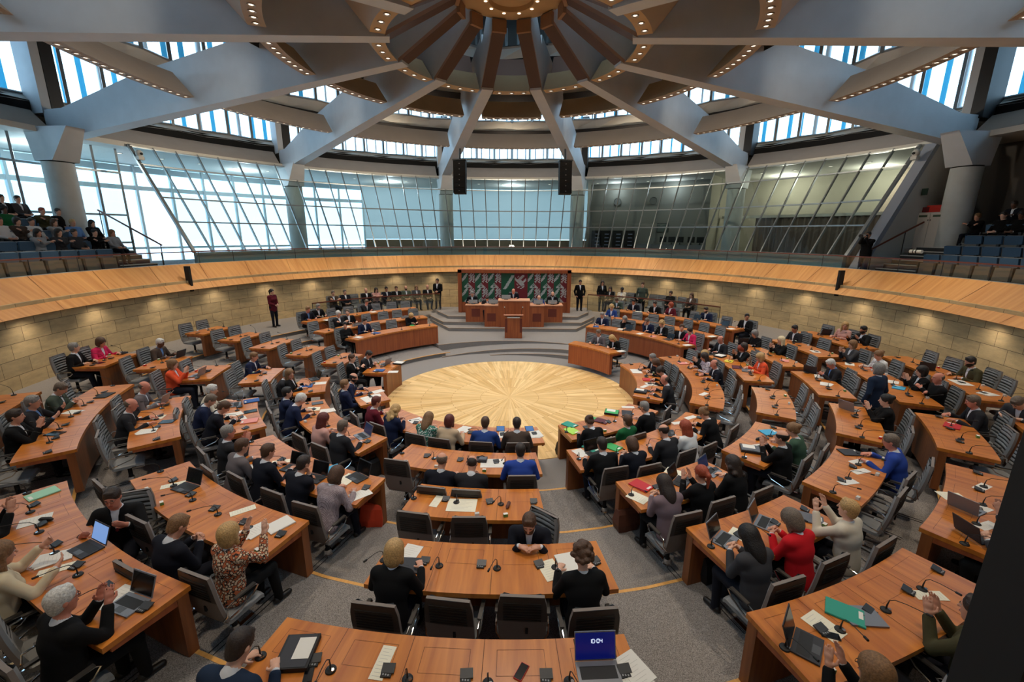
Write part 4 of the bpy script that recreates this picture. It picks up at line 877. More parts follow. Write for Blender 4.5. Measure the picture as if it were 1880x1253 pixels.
# ------------------------------------------------------------------ podium: presidium bench, lectern, mosaic
o = empty('presidium_bench', (.12, 8.3, .3), 0, 'tall stepped red-brown bench of the presidium facing the hall', 'bench'); b = None
SECT = [(-2.36, -1.35, .45, .15, 1.12), (-1.4, -.72, 0, 0, 1.18), (-.72, .8, -.06, 0, 1.42), (.8, 1.5, 0, 0, 1.18), (1.42, 2.45, .45, .15, 1.12)]
for x0, x1, dy, z0, h in SECT:
    b = MB(); b.box(((x0 + x1) / 2, dy + .06, z0 + (h - z0) / 2), (x1 - x0, .12, h - z0), W_RED); f = b.obj('front_panel', o)
    b = MB(); b.box(((x0 + x1) / 2, dy + .36, h + .02), (x1 - x0 + .02, .78, .04), mat('bench_edge', (206, 150, 116), .5)); b.obj('top', o)
    if h < 1.3: b = MB(); b.box(((x0 + x1) / 2, dy - .004, z0 + .62), (.42, .012, .4), mat('speaker_mesh_wood', (104, 40, 22), .6)); b.obj('speaker_grille', f)
    for xe in (x0 + .03, x1 - .03): b = MB(); b.box((xe, dy + .4, z0 + (h - z0) / 2), (.05, .7, h - z0), W_RED); b.obj('side_panel', o)
for i, (x, y, z, s) in enumerate(((-2.0, 9.0, 1.46, 1), (-.98, 8.62, 1.52, 1), (-.35, 8.62, 1.76, 1), (1.22, 8.62, 1.52, 1), (1.95, 9.0, 1.46, 1))):
    t = empty('computer_monitor', (x + .12, y, z), 0, 'low grey monitor on the presidium bench, %s from the left' % ORD[i], 'monitor', 'monitors on the presidium bench'); b = MB(); b.box((0, -.02, .12), (.44, .05, .2), mat('monitor_grey', (120, 118, 116), .4), 0, R(-25)); b.obj('screen', t); b = MB(); b.box((0, 0, .02), (.2, .16, .04), DARK); b.obj('stand', t)
o = empty('lectern', (.13, 6.75, .3), 0, 'red-brown wooden speaker lectern with two microphones before the presidium', 'lectern')
b = MB(); b.box((0, 0, .56), (.78, .42, 1.12), W_RED); b.obj('body', o); b = MB(); b.box((0, .02, 1.16), (.88, .56, .05), mat('lectern_top', (196, 128, 96), .4), 0, R(-8)); b.obj('top', o)
o.scale = (1, 1, .88)
for s in (-1, 1):
    b = MB(); b.box((s * .33, -.212, .66), (.1, .01, .72), MATS['speaker_mesh_wood']); b.obj('speaker_grille', o); b = MB(); b.tube([(s * .36, .05, 1.18), (s * .36, .02, 1.38), (s * .4, -.04, 1.56)], .007, RUB, 6); b.lathe([(.001, -.03), (.022, -.02), (.022, .02), (.001, .035)], WHITEW, 10, (s * .405, -.05, 1.58)); b.obj('microphone', o)
b = MB(); b.box((0, -.27, 1.09), (.56, .02, .05), WHITEW); b.obj('name_strip', o)
MX0, MX1, MZ0, MZ1, MY = -2.62, 2.98, 1.3, 2.86, 10.72
o = empty('mosaic_wall', ((MX0 + MX1) / 2, MY, .75), 0, 'wide wood-framed wall panel with green and red tile pattern behind the presidium', 'wall panel'); ox = (MX0 + MX1) / 2
b = MB(); W2 = MX1 - MX0
for x in (-W2 / 2 - .1, W2 / 2 + .1): b.box((x, .1, 1.14), (.2, .5, 2.28), W_RED)
b.box((0, .1, 2.2), (W2 + .4, .5, .17), W_RED); b.box((0, .1, .28), (W2, .4, .55), W_RED); b.obj('frame', o)
b = MB(); b.box((0, -.1, 2.13), (W2, .06, .04), mat('frame_light_lip', (220, 190, 140), .5)); b.obj('light_strip', o)
HORSE = '0011010 0110110 1111101 0111011 0011110 0111011 1101110 0011011 0110010 1100110 0100011'.split()
RIV = '0000011 0000111 0001110 0011110 0011100 0111100 1111000 1110000 1100000 1000000'.split()
ROSE = '0000100000 0001010000 0010101000 0111011100 1110001110 1111111111'.split()
b = MB(); pw = W2 / 8; zb0 = MZ0 - .75; H = MZ1 - MZ0; b.box((0, .02, zb0 + H / 2), (W2, .03, H), GREENT)
def bits(rows, x, z, s, m_, dia=True):
    for j, rw in enumerate(rows):
        for i, ch in enumerate(rw):
            if ch == '1':
                cx, cz, h = x + (i + .5) * s, z - (j + .5) * s, s * .6; y = -.006
                b.face([(cx - h, y, cz), (cx, y, cz - h), (cx + h, y, cz), (cx, y, cz + h)], m_)
for i in (0, 1, 2, 5, 6, 7):
    x = -W2 / 2 + i * pw
    b.face([(x + pw * .5, 0, zb0), (x + pw, 0, zb0), (x + pw, 0, zb0 + H), (x + pw * .5, 0, zb0 + H)], REDT)
    for tz in (zb0 + H, zb0 + H / 2): bits(RIV, x + .01, tz - .03, pw * .062, WHITET); bits(HORSE, x + pw * .53, tz - .03, pw * .064, WHITET); bits(ROSE, x + pw * .18, tz - H * .34, pw * .062, WHITET)
x = -W2 / 2 + 3 * pw; b.face([(x + pw, 0, zb0), (x + 2 * pw, 0, zb0), (x + 2 * pw, 0, zb0 + H), (x + pw, 0, zb0 + H)], REDT)
bits([('1' * 5).rjust(20 - int(j * .62), '0')[:20 - int(j * .62)].ljust(20, '0') for j in range(22)], x + .02, zb0 + H - .12, pw * .048, WHITET)
bits(['00000000111000', '00001001111000', '00010011110000', '10000111100000', '11001111000010', '11111110000110', '01111111001110', '00111111111100', '00011111111000', '00001111110000', '00100111111000', '00010011111000', '00000001101000', '00001100011000', '00011000110000', '00000011000000'], x + pw + .02, zb0 + H - .1, pw * .066, WHITET)
b.obj('tile_field', o)
# rails behind the minister benches
for sgn, nm in ((-1, 'left'), (1, 'right')):
    a0, a1 = (R(129.5), R(161)) if sgn < 0 else (R(127), R(159.5)); h = empty('glass_railing', (0, 0, 0), 0, 'glass railing with wooden handrail behind the %s ministers benches' % nm, 'railing')
    b = MB(); b.sweep([(12.02, 1.63), (12.1, 1.63), (12.1, 1.68), (12.02, 1.68)], sgn * a0, sgn * a1, 20, W_RAIL, polar=cmp_); b.obj('handrail', h)
    b = MB(); b.sweep([(12.06, .76), (12.06, 1.63)], sgn * a0, sgn * a1, 20, GLASSR, closed=False, caps=False, polar=cmp_); b.obj('glass_panel', h)
    for i in range(6): a = sgn * lerp(a0, a1, i / 5); b = MB(); b.tube([CM(a, 12.06, .75), CM(a, 12.06, 1.64)], .014, DARK, 6); b.obj('post', h)
# ------------------------------------------------------------------ people: smooth implicit surfaces turned into one mesh per body / garment
class Vol:
    def __init__(s, lo, hi, h):
        s.lo = np.array(lo, float); s.h = h; s.n = np.ceil((np.array(hi) - s.lo) / h).astype(int) + 1; s.F = np.full(s.n, 1.0, np.float32); s.L = np.zeros(s.n, np.int8); s.B = np.full(s.n, 1.0, np.float32)
    def win(s, lo, hi):
        a = np.clip(np.floor((np.array(lo) - s.lo) / s.h).astype(int), 0, s.n - 1); b = np.clip(np.ceil((np.array(hi) - s.lo) / s.h).astype(int) + 1, 1, s.n)
        if np.any(b <= a): return None, None
        g = [s.lo[i] + s.h * np.arange(a[i], b[i]) for i in range(3)]
        return (slice(a[0], b[0]), slice(a[1], b[1]), slice(a[2], b[2])), np.stack(np.meshgrid(*g, indexing='ij'), -1).astype(np.float32)
    def cap(s, a, b, ra, rb, k=.02, lab=0, A=None, sub=False):
        a = np.array(a, float); b = np.array(b, float); R_ = max(ra, rb) * (1 if A is None else 1.9) + k + 2 * s.h
        w, P = s.win(np.minimum(a, b) - R_, np.maximum(a, b) + R_)
        if w is None: return
        if A is None: q = P - a; d = b - a
        else: q = (P - a) @ A.T; d = A @ (b - a)
        dd = max(float(d @ d), 1e-9); t = np.clip((q @ d) / dd, 0, 1); D = np.linalg.norm(q - t[..., None] * d, axis=-1) - (ra + (rb - ra) * t); s._c(w, D.astype(np.float32), k, lab, sub)
    def ell(s, c, r, Rm=None, k=.02, lab=0, sub=False):
        c = np.array(c, float); r = np.array(r, float); m = r.max() + k + 2 * s.h; w, P = s.win(c - m, c + m)
        if w is None: return
        q = P - c
        if Rm is not None: q = q @ Rm
        n = np.linalg.norm(q / r, axis=-1); D = (n - 1) * r.min() * .5 + (np.linalg.norm(q, axis=-1) * (1 - 1 / np.maximum(n, .2))) * .5; s._c(w, D.astype(np.float32), k, lab, sub)
    def _c(s, w, D, k, lab, sub):
        F = s.F[w]
        if sub: h = np.clip(.5 - .5 * (D + F) / k, 0, 1); s.F[w] = F * (1 - h) - D * h + k * h * (1 - h); return
        h = np.clip(.5 + .5 * (D - F) / k, 0, 1); s.F[w] = D * (1 - h) + F * h - k * h * (1 - h)
        B = s.B[w]; m = D < B; s.L[w] = np.where(m, lab, s.L[w]); s.B[w] = np.minimum(B, D)
    def mesh(s, name, mats):
        F = s.F; S = F < 0; nx, ny, nz = S.shape
        cs = [(i, j, k) for i in (0, 1) for j in (0, 1) for k in (0, 1)]
        cnt = sum(S[i:nx - 1 + i, j:ny - 1 + j, k:nz - 1 + k].astype(np.int8) for i, j, k in cs); act = (cnt > 0) & (cnt < 8); ids = np.argwhere(act)
        idx = -np.ones(act.shape, np.int32); idx[tuple(ids.T)] = np.arange(len(ids)); acc = np.zeros((len(ids), 3)); w = np.zeros(len(ids))
        for a in cs:
            for ax in range(3):
                if a[ax]: continue
                b = list(a); b[ax] = 1; Fa = F[tuple((ids + a).T)]; Fb = F[tuple((ids + b).T)]; m = (Fa < 0) != (Fb < 0); t = Fa[m] / (Fa[m] - Fb[m]); p = np.tile(np.array(a, float), (m.sum(), 1)); p[:, ax] = t; acc[m] += p; w[m] += 1
        V = s.lo + s.h * (ids + acc / w[:, None]); Q = []; lb = []
        for ax in range(3):
            o = [0, 0, 0]; o[ax] = 1; A = S[:nx - o[0], :ny - o[1], :nz - o[2]]; B = S[o[0]:, o[1]:, o[2]:]; e = np.argwhere(A != B); u, v = [(1, 2), (2, 0), (0, 1)][ax]
            e = e[(e[:, u] > 0) & (e[:, v] > 0) & (e[:, u] < S.shape[u] - 1) & (e[:, v] < S.shape[v] - 1)]; ins = A[tuple(e.T)]; du = np.zeros(3, int); dv = np.zeros(3, int); du[u] = 1; dv[v] = 1
            q = np.stack([idx[tuple((e - du - dv).T)], idx[tuple((e - dv).T)], idx[tuple(e.T)], idx[tuple((e - du).T)]], 1); q[~ins] = q[~ins][:, ::-1]; Q.append(q); lb.append(s.L[tuple(e.T)])
        Q = np.concatenate(Q); lb = np.concatenate(lb); me = bpy.data.meshes.new(name); me.vertices.add(len(V)); me.vertices.foreach_set('co', V.astype(np.float32).ravel()); me.loops.add(len(Q) * 4); me.loops.foreach_set('vertex_index', Q.astype(np.int32).ravel())
        me.polygons.add(len(Q)); me.polygons.foreach_set('loop_start', (np.arange(len(Q)) * 4).astype(np.int32)); me.polygons.foreach_set('use_smooth', np.ones(len(Q), bool)); me.polygons.foreach_set('material_index', lb.astype(np.int32))
        for m in mats: me.materials.append(m)
        me.update(); me.validate(); return me
def rot(ax, d): return np.array(Matrix.Rotation(R(d), 3, ax))
def nrm(v): v = np.array(v, float); return v / max(1e-9, np.linalg.norm(v))
SKIN = mat('skin', (206, 150, 124), .55); SHIRT = mat('cloth_white', (214, 216, 222), .8); CLOTH = mat('cloth_black', (22, 22, 26), .8)
# pose: lean, torso twist, head yaw, head pitch, left wrist, right wrist, finger direction/curl, seated
POSES = dict(
 desk=(14, 0, 0, 14, (-.2, .4, .82), (.2, .4, .82), .5, 1), read=(20, 0, 0, 36, (-.17, .4, .82), (.19, .38, .82), .5, 1), write=(22, 4, 6, 38, (-.2, .38, .82), (.08, .44, .83), .8, 1),
 phone=(10, 0, 0, 36, (-.07, .34, .87), (.07, .34, .87), 1., 1), clap=(6, 0, 0, 4, (-.07, .34, .97), (.07, .34, .97), .15, 1), chin=(16, 0, 0, 20, (-.17, .36, .82), (.07, .24, 1.0), 1., 1),
 cross=(2, 0, 0, 6, (.12, .25, .92), (-.12, .27, .9), .6, 1), lap=(-6, 0, 0, 6, (-.12, .3, .66), (.12, .3, .66), .7, 1), back=(-12, 0, 10, 2, (-.1, .26, .72), (.1, .26, .72), .8, 1), turn=(6, 10, 40, 0, (-.2, .34, .82), (.16, .34, .82), .6, 1), turnl=(6, -10, -40, 0, (-.2, .34, .82), (.16, .34, .82), .6, 1),
 lean=(20, 0, 0, 16, (-.16, .42, .99), (.1, .44, .99), .6, 1), talk=(6, 0, 0, 8, (-.22, .4, .98), (.24, .38, .92), .5, 1), low=(30, 0, 0, 40, (-.16, .44, .82), (.16, .44, .82), .6, 1), raised=(6, 0, 0, 0, (-.11, .36, 1.03), (.13, .38, 1.02), .2, 1),
 stand=(0, 0, 0, 4, (-.24, .06, .84), (.24, .06, .84), .6, 0), standc=(0, 0, 0, 2, (-.07, .22, 1.02), (.07, .22, 1.0), .8, 0), standb=(8, 0, 0, 10, (-.2, .28, 1.0), (.2, .28, 1.0), .6, 0), photo=(2, 0, 0, 0, (-.08, .36, 1.5), (.08, .2, 1.52), 1., 0))
CACHE = {}
def person_meshes(pose, fine, fem):
    key = (pose, fine, fem)
    if key in CACHE: return CACHE[key]
    lean, tw, hy, hp, Lw, Rw, curl, seat = POSES[pose]; h = (.0085, .0125, .019)[fine]; sw = .175 if fem else .203; g = .93 if fem else 1.
    Pz = .56 if seat else .93; P = np.array([0, 0, Pz]); T = rot('Z', -tw) @ rot('X', -lean); up = T @ np.array([0, 0, 1.]); rt = T @ np.array([1., 0, 0]); fw = T @ np.array([0, 1., 0])
    ch = P + up * .30; nb = P + up * (.47 if fem else .485); sh = {-1: P + up * .43 - rt * sw, 1: P + up * .43 + rt * sw}
    H = rot('Z', -hy - tw * .5) @ rot('X', -hp - lean * .25); hc = nb + up * .06 + H @ np.array([0, .025, .115]); pts = []
    hips = {s: P + np.array([s * .09, .0, -.02]) for s in (-1, 1)}
    if seat: kn = {s: np.array([s * (.1 if fem else .15), .43, .52]) for s in (-1, 1)}; an = {s: np.array([s * .11, .40 if s < 0 else .47, .09]) for s in (-1, 1)}
    else: kn = {s: np.array([s * .1, .02, .5]) for s in (-1, 1)}; an = {s: np.array([s * .11, -.01 if s < 0 else .03, .09]) for s in (-1, 1)}
    wr = {-1: np.array(Lw), 1: np.array(Rw)}; el = {}
    for s in (-1, 1):
        a = sh[s]; d = wr[s] - a; D = np.linalg.norm(d); l1, l2 = .285 * g + .01, .25 * g + .01
        if D > l1 + l2 - .01: wr[s] = a + d / D * (l1 + l2 - .01); d = wr[s] - a; D = l1 + l2 - .01
        x = (D * D + l1 * l1 - l2 * l2) / (2 * D); hh = math.sqrt(max(0, l1 * l1 - x * x)); u = d / D; pole = np.array([s * .42, -.35, -.9]); pole = nrm(pole - u * (pole @ u)); el[s] = a + u * x + pole * hh
    lo = np.array([-.5, -.42, -.01]); hi = np.array([.5, .75, 1.55 if seat else 1.85])
    if pose in ('photo',): hi = np.array([.5, .75, 1.9])
    Ad = lambda sx, sy: T @ np.diag([1 / sx, 1 / sy, 1.]) @ T.T
    def torso(V, e, lab):
        V.cap(P - up * .03, P + up * .1, .118 * g + e, .112 * g + e, .05, lab, Ad(1.32, .98)); V.cap(P + up * .1, ch + up * .02, .112 * g + e, (.118 if fem else .124) + e, .05, lab, Ad(1.28 if fem else 1.36, 1.0)); V.cap(ch, P + up * .40, .12 * g + e, .098 * g + e, .05, lab, Ad(1.5, .98))
        V.cap(sh[-1] + up * .0 + rt * .03, sh[1] - rt * .03, .06 + e, .06 + e, .05, lab)
        if fem:
            for s in (-1, 1): V.ell(ch + up * .0 + rt * s * .07 + fw * .1, (.06 + e, .05 + e, .06 + e), None, .04, lab)
    def arms(V, e, lab, cuff=1.):
        for s in (-1, 1): V.cap(sh[s], el[s], .053 * g + e, .043 * g + e, .03, lab); w_ = el[s] + (wr[s] - el[s]) * cuff; V.cap(el[s], w_, .042 * g + e, (.029 if cuff >= 1 else .034) * g + e, .02, lab)
    def legs(V, e, lab):
        for s in (-1, 1): V.cap(hips[s], kn[s], .088 * g + e, .06 * g + e, .04, lab); V.cap(kn[s], an[s] + np.array([0, 0, .03]), .056 * g + e, .04 * g + e, .025, lab)
    V = Vol(lo, hi, h); torso(V, 0, 1); arms(V, 0, 1, 1.0); legs(V, -.004, 1)
    V.cap(nb - up * .03, hc - H @ np.array([0, .0, .05]), .056 * g, .05 * g, .03, 0); V.cap(nb - up * .055, nb + up * .004, .078 * g, .062 * g, .02, 1)
    q = .96 if fem else 1.
    V.ell(hc + H @ np.array([0, -.012, .035]), (.077 * q, .096 * q, .088 * q), H, .02); V.ell(hc + H @ np.array([0, .022, -.02]), (.066 * q, .074 * q, .088 * q), H, .03); V.cap(hc + H @ np.array([-.018, .052, -.088]), hc + H @ np.array([.018, .052, -.088]), .027 * q, .027 * q, .03)
    V.cap(hc + H @ np.array([0, .092, .018]), hc + H @ np.array([0, .113, -.022]), .007, .0125, .012); V.cap(hc + H @ np.array([-.035, .083, .032]), hc + H @ np.array([.035, .083, .032]), .01, .01, .012)
    V.cap(hc + H @ np.array([-.02, .088, -.052]), hc + H @ np.array([.02, .088, -.052]), .0085, .0085, .01)
    for s in (-1, 1): V.ell(hc + H @ np.array([s * .03, .095, .012]), (.012, .01, .009), H, .008, sub=True); V.ell(hc + H @ np.array([s * .078 * q, -.012, -.002]), (.011, .02, .032), H, .006)
    for s in (-1, 1):   # hands: palm, four bent fingers of different length, thumb from the side
        f = nrm(wr[s] - el[s]); 
        if pose in ('clap', 'raised'): f = nrm(f * .35 + np.array([0, .25, 1.])); pn = nrm(np.array([-s, .1, 0]))
        elif pose == 'chin' and s > 0: f = nrm(np.array([-.2, .1, 1.])); pn = nrm(np.array([-.3, -1., 0]))
        elif pose in ('phone', 'photo', 'talk', 'standc', 'cross', 'lap', 'back'): f = nrm(f + np.array([-s * .5, .2, .1])); pn = nrm(np.array([-s, 0, -.15 if pose != 'talk' else .9]))
        else: f = nrm(f * np.array([1, 1, .1]) + np.array([-s * .25, 0, 0])); pn = np.array([0, 0, -1.])
        pn = nrm(pn - f * (pn @ f)); sd = np.cross(f, pn) * s * -1; 
        if sd @ (-s * np.array([1, 0, .4])) < 0: sd = -sd      # thumb side points inwards
        w0 = wr[s]; A = np.eye(3) + 1.0 * np.outer(pn, pn)
        V.cap(w0, w0 + f * .03, .026 * g, .03 * g, .015); V.cap(w0 + f * .025, w0 + f * .08, .03 * g, .036 * g, .012, 0, A)
        for i, (o_, ln) in enumerate(((.03, .07), (.0105, .078), (-.009, .072), (-.028, .056))):
            a = w0 + f * .09 + sd * o_ * g; d1 = nrm(f + pn * curl * .55 + sd * o_ * 1.5); b = a + d1 * ln * .55; d2 = nrm(f * (1 - curl * .7) + pn * curl * 1.3); c = b + d2 * ln * .5; r_ = .0088 if fine == 0 else .0105
            V.cap(a - f * .015, b, r_ + .0008, r_, .004); V.cap(b, c, r_, r_ - .0015, .003)
        a = w0 + f * .03 + sd * .026; b = a + nrm(f * .6 + sd * .75 + pn * .2) * .042; c = b + nrm(f * .95 + sd * .1 + pn * (.2 + curl * .5)) * .034; V.cap(a, b, .0145, .0115, .01); V.cap(b, c, .0115, .009, .004)
    body = V.mesh('body', [SKIN, SHIRT])
    V = Vol(lo, hi, h); e = .014; torso(V, e, 0); arms(V, e - .003, 0, .9)
    hem = P - up * (.07 if seat else .14); V.cap(P, hem, .12 * g + e, .125 * g + e, .04, 0, Ad(1.4, 1.05))
    op = V.F.copy()
    closed = V.mesh('jacket', [CLOTH]); V.F = op     # closed top
    n0 = nb + up * .0; V.cap(n0 + up * .02, n0 - up * .03, .066 * g, .06 * g, .01, sub=True)
    c2 = ch - up * .1 + fw * .14; top = nb - up * .0 + fw * .09
    A = T @ np.diag([1.25, .35, 1.]) @ T.T
    V.cap(top + up * .03, ch - up * .06 + fw * .13, .06, .012, .01, 0, A, sub=True)
    jacket = V.mesh('jacket', [CLOTH])
    V = Vol((lo[0], lo[1], .03), (.5, .62, Pz + .22), h); legs(V, .012, 0); V.cap(P - up * .02, P + up * .07, .116 * g + .006, .112 * g + .006, .05, 0, Ad(1.35, 1.0)); V.cap(an[-1], an[-1] + np.array([0, 0, -.03]), .05, .054, .01); V.cap(an[1], an[1] + np.array([0, 0, -.03]), .05, .054, .01)
    trousers = V.mesh('trousers', [CLOTH])
    V = Vol((-.4, lo[1], -.01), (.4, .8, .2), min(h, .012))
    for s in (-1, 1): V.cap(an[s] + np.array([0, -.035, -.045]), an[s] + np.array([s * .02, .13, -.055]), .042, .034, .015); V.cap(an[s], an[s] + np.array([0, 0, -.04]), .036, .04, .02)
    shoes = V.mesh('shoes', [mat('shoe_leather', (24, 20, 19), .4)])
    # tie on the shirt front
    b = MB(); base = nb + fw * (.062) - up * .03; tip = ch - up * .07 + fw * .132; wv = [(.0, .02), (.05, .014), (.9, .034), (1., .004)]; Vt = []
    for t, w_ in wv: p = base + (tip - base) * t + fw * .012 * math.sin(PI * t); Vt.append((p - rt * w_, p + rt * w_))
    for i in range(3): b.face([Vt[i][0], Vt[i][1], Vt[i + 1][1], Vt[i + 1][0]][::-1], mat('tie', (40, 44, 60), .6)); b.face([Vt[i][0] + fw * .008, Vt[i][1] + fw * .008, Vt[i + 1][1] + fw * .008, Vt[i + 1][0] + fw * .008], MATS['tie'])
    tie = b.mesh('tie')
    HM = Matrix.Identity(4)
    for i in range(3):
        for j in range(3): HM[i][j] = H[i][j]
    HM.translation = Vector(hc); CACHE[key] = (body, jacket, closed, trousers, shoes, tie, HM, hc, wr, pose); return CACHE[key]
def hair_mesh(kind):
    if ('hair', kind) in CACHE: return CACHE['hair', kind]
    V = Vol((-.16, -.2, -.36), (.16, .16, .17), .0085); sk = lambda e, dz=0.: V.ell((0, -.014, .037 + dz), (.079 + e, .098 + e, .09 + e), None, .01)
    face = lambda z=.03, y=.045: (V.ell((0, y + .075, z - .1), (.085, .085, .135), None, .012, sub=True), V.ell((0, .1, -.2), (.25, .22, .17), None, .01, sub=True) if kind in ('short', 'crop', 'bald', 'fringe', 'thick') else None)
    if kind in ('short', 'crop', 'thick'):
        sk(dict(short=.008, crop=.005, thick=.019)[kind], .004 if kind != 'thick' else .01); V.ell((0, -.045, -.03), (.066, .056, .075), None, .03); face()
        if kind != 'crop': V.cap((-.03, .055, .108), (.03, .057, .11), .014, .015, .02)
    elif kind == 'fringe':   # bald crown with hair round the sides
        sk(.008); V.ell((0, .0, .115), (.085, .13, .075), None, .012, sub=True); face()
    elif kind == 'bald': sk(.002, -.006); V.ell((0, .05, .09), (.1, .14, .1), None, .012, sub=True); face()
    elif kind == 'bob':
        sk(.02, .004); V.ell((0, -.04, -.03), (.097, .082, .11), None, .03); 
        for s in (-1, 1): V.cap((s * .075, -.01, .04), (s * .078, .02, -.1), .028, .024, .02)
        V.ell((0, .125, -.06), (.066, .085, .115), None, .012, sub=True)
    elif kind in ('long', 'wavy'):
        sk(.018, .004); V.ell((0, -.055, -.09), (.1, .066, .19), None, .04)
        for s in (-1, 1): V.cap((s * .075, -.01, .03), (s * .085, .01, -.2), .03, .026, .02)
        if kind == 'wavy':
            for i in range(9): V.ell((.11 * math.sin(i * 2.1) * .9, -.06 + .03 * math.cos(i * 3.1), .02 - i * .028), (.04, .04, .04), None, .02)
        V.ell((0, .13, -.06), (.066, .09, .13), None, .012, sub=True)
    elif kind == 'tail': sk(.01, .003); V.cap((0, -.1, .05), (0, -.14, .02), .032, .034, .01); V.cap((0, -.14, .02), (0, -.125, -.17), .034, .014, .02); V.ell((0, .12, -.07), (.08, .085, .13), None, .012, sub=True); V.ell((0, .05, -.16), (.1, .12, .12), None, .01, sub=True)
    elif kind == 'bun': sk(.012, .003); V.ell((0, -.11, .07), (.05, .045, .045), None, .02); V.ell((0, -.06, -.02), (.07, .05, .05), None, .02); V.ell((0, .12, -.07), (.08, .085, .13), None, .012, sub=True); V.ell((0, .05, -.17), (.12, .14, .12), None, .01, sub=True)
    elif kind == 'curly':
        sk(.016, .006); r_ = random.Random(5)
        for i in range(46):
            a = r_.uniform(0, 2 * PI); b = r_.uniform(-.5, 1.4); p = np.array([.1 * math.cos(a) * math.cos(b), -.02 + .11 * math.sin(a) * math.cos(b), .03 + .11 * math.sin(b)])
            if p[1] > .05 and p[2] < .06: continue
            V.ell(p, (.03, .03, .03), None, .012)
        V.ell((0, .13, -.05), (.064, .08, .105), None, .012, sub=True)
    me = V.mesh('hair', [mat('hair_brown', (62, 42, 30), .6)]); CACHE['hair', kind] = me; return me
def misc():
    b = MB()
    for s in (-1, 1): b.lathe([(.0001, .0), (.0085, .002), (.009, -.004)], WHITEW, 10); 
    b = MB(); wm, ir = mat('eye_white', (222, 216, 210), .3), mat('eye_dark', (34, 24, 20), .2)
    for s in (-1, 1): b.box((s * .03, .086, .013), (.022, .006, .008), wm); b.box((s * .03, .0895, .013), (.009, .003, .009), ir); b.box((s * .03, .094, .034), (.034, .006, .006), mat('brow', (60, 42, 32), .7))
    eyes = b.mesh('eyes'); b = MB(); b.box((0, .0975, -.052), (.042, .004, .01), mat('lip', (150, 74, 68), .5)); lips = b.mesh('lips'); b = MB()
    for s in (-1, 1): b.tube([(s * .031 + .02 * math.cos(t), .103, .012 + .016 * math.sin(t)) for t in np.linspace(0, 2 * PI, 11)], .0018, RUB, 4, False); b.tube([(s * .052, .1, .016), (s * .08, .0, .014)], .0018, RUB, 4)
    b.tube([(-.011, .104, .014), (.011, .104, .014)], .0018, RUB, 4); return eyes, lips, b.mesh('glasses')
EYES, LIPS, GLASSES = misc()
def beard_mesh():
    V = Vol((-.12, -.08, -.16), (.12, .16, .06), .008); V.ell((0, .022, -.045), (.071, .082, .082), None, .01); V.cap((-.02, .055, -.092), (.02, .055, -.092), .03, .03, .02); V.ell((0, .13, .05), (.1, .12, .085), None, .01, sub=True); V.ell((0, .0, .09), (.12, .14, .1), None, .01, sub=True); V.ell((0, .115, -.052), (.02, .03, .008), None, .004, sub=True); return V.mesh('beard', [mat('hair_brown', (62, 42, 30), .6)])
BEARD = beard_mesh()
HC = dict(bk=(24, 20, 19), dk=(44, 32, 26), br=(78, 52, 34), lb=(124, 90, 58), bl=(184, 148, 96), pl=(214, 196, 158), gy=(128, 124, 120), wh=(196, 194, 190), rd=(150, 62, 34), ab=(92, 36, 28), gb=(104, 90, 78))
TC = dict(bk=(16, 16, 18), dn=(22, 24, 34), nv=(26, 34, 62), bu=(40, 66, 128), rb=(44, 70, 150), gy=(62, 62, 66), dg=(38, 38, 42), br=(76, 62, 54), ma=(92, 22, 36), pk=(206, 40, 90), rd=(196, 26, 36), or_=(226, 84, 48), cr=(206, 196, 178), be=(196, 170, 140), wh=(214, 214, 214), gr=(26, 92, 52), og=(70, 80, 70), dgr=(60, 84, 68), mv=(120, 102, 108), ro=(198, 150, 140), sb=(96, 132, 184), mg=(100, 92, 94), ol=(70, 66, 44), lg=(150, 152, 156), db=(30, 44, 66), pt=(60, 110, 108), pl=(150, 130, 136), px=(110, 80, 60), ps=(170, 160, 176), kh=(206, 190, 160), ds=(14, 12, 13))
def clothm(c):
    if c in ('pt', 'pl', 'px', 'ps'):
        nm = 'pattern_' + c
        if nm in MATS: return MATS[nm]
        m = bpy.data.materials.new(nm); m.use_nodes = True; MATS[nm] = m; nt = m.node_tree; b = nt.nodes['Principled BSDF']; tc = nt.nodes.new('ShaderNodeTexCoord')
        if c == 'pl': t = nt.nodes.new('ShaderNodeTexBrick'); t.inputs['Scale'].default_value = 22; t.inputs['Color1'].default_value = (*srgb((176, 160, 164)), 1); t.inputs['Color2'].default_value = (*srgb((150, 134, 140)), 1); t.inputs['Mortar'].default_value = (*srgb((74, 58, 62)), 1); out = t.outputs['Color']
        else:
            t = nt.nodes.new('ShaderNodeTexVoronoi'); t.inputs['Scale'].default_value = 34; r = nt.nodes.new('ShaderNodeValToRGB'); r.color_ramp.interpolation = 'CONSTANT'; a_, b_, c_ = dict(pt=((206, 216, 204), (28, 70, 66), (60, 130, 110)), px=((216, 190, 160), (40, 26, 24), (190, 100, 60)), ps=((220, 214, 216), (120, 110, 130), (190, 170, 180)))[c]
            r.color_ramp.elements[0].color = (*srgb(a_), 1); r.color_ramp.elements[1].position = .42; r.color_ramp.elements[1].color = (*srgb(b_), 1); e = r.color_ramp.elements.new(.62); e.color = (*srgb(c_), 1); nt.links.new(t.outputs['Distance'], r.inputs['Fac']); out = r.outputs['Color']
        nt.links.new(tc.outputs['Object'], t.inputs['Vector']); nt.links.new(out, b.inputs['Base Color']); b.inputs['Roughness'].default_value = .85; return m
    return mat('cloth_' + c, TC[c], .85, spec=.2)
SK = [mat('skin', (206, 150, 124), .55), mat('skin_fair', (218, 168, 142), .55), mat('skin_tan', (176, 120, 92), .55), mat('skin_dark', (104, 68, 50), .55), mat('skin_ruddy', (204, 132, 110), .55)]
